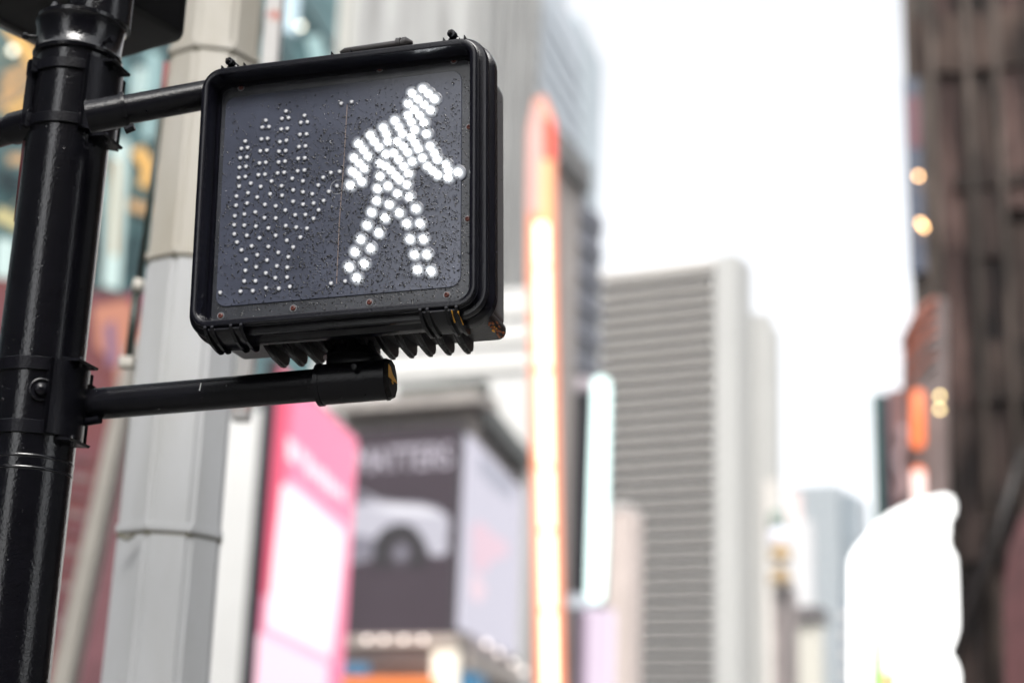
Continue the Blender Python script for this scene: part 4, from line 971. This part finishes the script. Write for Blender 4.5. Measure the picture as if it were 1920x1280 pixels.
# sleeve at the end of the lower arm that carries the head
T0 = PL(at(597, 722, 2.765)); T1 = PL(at(728, 711, 2.745)); dT = (T1 - T0).normalized(); rs = 39 / FPX * 2.75
slv = obj('sleeve', tube(tube(T([T0, T0 + dT * .008], rs * 1.04, n=40), [T0 + dT * .008, T1 - dT * .004], rs * .985, n=40), [T1 - dT * .004, T1], rs * 1.02, n=40), M_arm, post, auto=35)
bm = T([T1, T1 + dT * .008], [rs * 1.0, rs * .92], n=9); obj('end_cap', bm, mat('flat_black_cap', (.006, .005, .005), rough=.6, spec=.2, var=.5, scale=60), slv)
# yellow paint left on the cap
sd_ = dT.cross(Vector((0, 0, 1))).normalized(); upv = sd_.cross(dT).normalized()
def capp(a, b): return T1 + dT * .0085 + sd_ * a * rs + upv * b * rs
def flake(pts):
    sweep_ = bmesh.new(); v1 = [sweep_.verts.new(capp(a, b)) for a, b in pts]; v2 = [sweep_.verts.new(capp(a, b) + dT * .0008) for a, b in pts]
    sweep_.faces.new(v1); sweep_.faces.new(v2)
    for i in range(len(pts)): sweep_.faces.new((v1[i], v1[(i + 1) % len(pts)], v2[(i + 1) % len(pts)], v2[i]))
    obj('paint_chip', sweep_, M_yel, slv)
flake([(.86, .50), (.5, .46), (.28, .28), (.1, .2), (-.25, .12), (-.80, -.02), (-.2, -.08), (.05, -.16), (.3, -.10), (.9, -.12)])
flake([(.35, -.18), (-.05, -.20), (.1, -.30)])
obj('set_screw', L(PL(at(664, 688, 2.715)), [(.0055, -.003), (.0055, .003), (.002, .0035)], n=12, axis=(0, -1, 0)), M_arm, slv, auto=35)
nk = PL(at(665, 655, 2.80))
obj('neck', L(nk, [(.054, -.018), (.05, -.012), (.040, -.004), (.034, .010), (.034, .03)], n=32), M_arm, slv, auto=40)
obj('neck_block', B(nk.x - .045, nk.x + .045, nk.y - .025, nk.y + .03, nk.z - .045, nk.z - .008, bev=.008), M_arm, slv, auto=40)

obj('edge_fringe_line', T([(-RP * .93, -RP * .42, ztop - .02), (-RP * .94, -RP * .40, z_u1), (-RP * .95, -RP * .38, z_u2 - .05), (-RP * .97, -RP * .30, pz(420))], .0035, n=8), mat('dull_red_fringe', (.07, .010, .014), rough=.35), post, True)  # added red strand that paints the colour fringe along the post edge
def garm(p0, p1, r_, n_=1):
    def g():
        d = (p1 - p0).normalized(); a = R(rd_.uniform(-150, 10)); sdv = d.cross(Vector((0, 0, 1))).normalized(); upv_ = sdv.cross(d)
        nn_ = (sdv * math.cos(a) * -1 + upv_ * math.sin(a)).normalized()
        nn_ = Vector((0, 0, 1)) * math.sin(a) * 0 + (upv_ * math.cos(a) + (-sdv if sdv.y > 0 else sdv) * abs(math.sin(a))).normalized()
        return p0 + (p1 - p0) * rd_.random() + nn_ * r_, nn_, 0
    return g
for g_, n_ in ((garm(A0, A1, ra), 90), (garm(U0, U1, ru), 60), (garm(T0, T1, rs * .985), 40)):
    q_ = drops(n_, g_, .0007, .0022, 'rain_drops'); q_.parent = post
def gpost():
    a = R(rd_.uniform(-170, -10)); n_ = Vector((math.cos(a), math.sin(a), 0)); z_ = rd_.uniform(pz(1300), ztop)
    return n_ * RP * (1.0 if z_ > z_l1 else 1.008) + Vector((0, 0, z_)), n_, 0
q_ = drops(220, gpost, .0007, .0020, 'rain_drops'); q_.parent = post

# ------------------------------------------------------------------ the other signal head above (seen from beneath)
zB = (at(168, 128, 3.5)).z
def onz(px, py): r_ = ray(px, py); return CP + r_ * ((zB - CAMZ) / r_.z)
pB, pA, pC = onz(170, 130), onz(362, 74), onz(-10, -14)
uA = (pA - pB); uC = (pC - pB); wA = uA.length; uA.normalize(); wC = uC.length; uC.normalize()
uCp = Vector((uA.y, -uA.x, 0));  uCp = uCp if uCp.dot(uC) > 0 else -uCp
print('upper head', wA, wC, math.degrees(math.acos(uA.dot(uC))))
yawh = -math.degrees(math.atan2(uA.y, uA.x))
uh = tag(empty('upper_signal', pB, yawh), 'underside of a second black signal head mounted on top of the post, top left', 'signal')
sgn = 1 if Vector((-uA.y, uA.x, 0)).dot(uC) > 0 else -1
def rr_plan(off, z_):
    return [(x, sgn * y, z_) for x, y in rrect(0, wA, 0, max(wC, .3), .05, off, 8)]
M_up = mat('dark_box_plastic', (.003, .003, .0035), rough=.5, var=.2, spec=.15)
bm = sweep(bmesh.new(), [rr_plan(-.012, 0), rr_plan(-.003, .003), rr_plan(0, .012), rr_plan(0, .42)], True, True)
obj('housing', bm, M_up, uh, auto=30)
bm = None and sweep(bmesh.new(), [rr_plan(-.03, -.002), rr_plan(-.035, -.002), rr_plan(-.035, .001), rr_plan(-.03, .001)])
obj('edge_rim', B(-.012, .004, sgn * wC * .12 if sgn > 0 else -wC, wC if sgn > 0 else -wC * .12, -.006, .35), mat('grey_rim', (.16, .16, .155), rough=.4), uh)

# ------------------------------------------------------------------ damp air
HAZE = 0.0002
if HAZE:
    hz = obj('haze', B(-3100, 3100, -3100, 3100, -1.6, 270), None)
    hm = bpy.data.materials.new('damp_air'); hm.use_nodes = True; ht = hm.node_tree; ht.nodes.clear()
    pv_ = ht.nodes.new('ShaderNodeVolumePrincipled'); pv_.inputs['Color'].default_value = (.93, .95, .97, 1); pv_.inputs['Density'].default_value = HAZE
    ho = ht.nodes.new('ShaderNodeOutputMaterial'); ht.links.new(pv_.outputs[0], ho.inputs['Volume'])
    hz.data.materials.append(hm); hz['kind'] = 'stuff'
SC.cycles.volume_bounces = 1
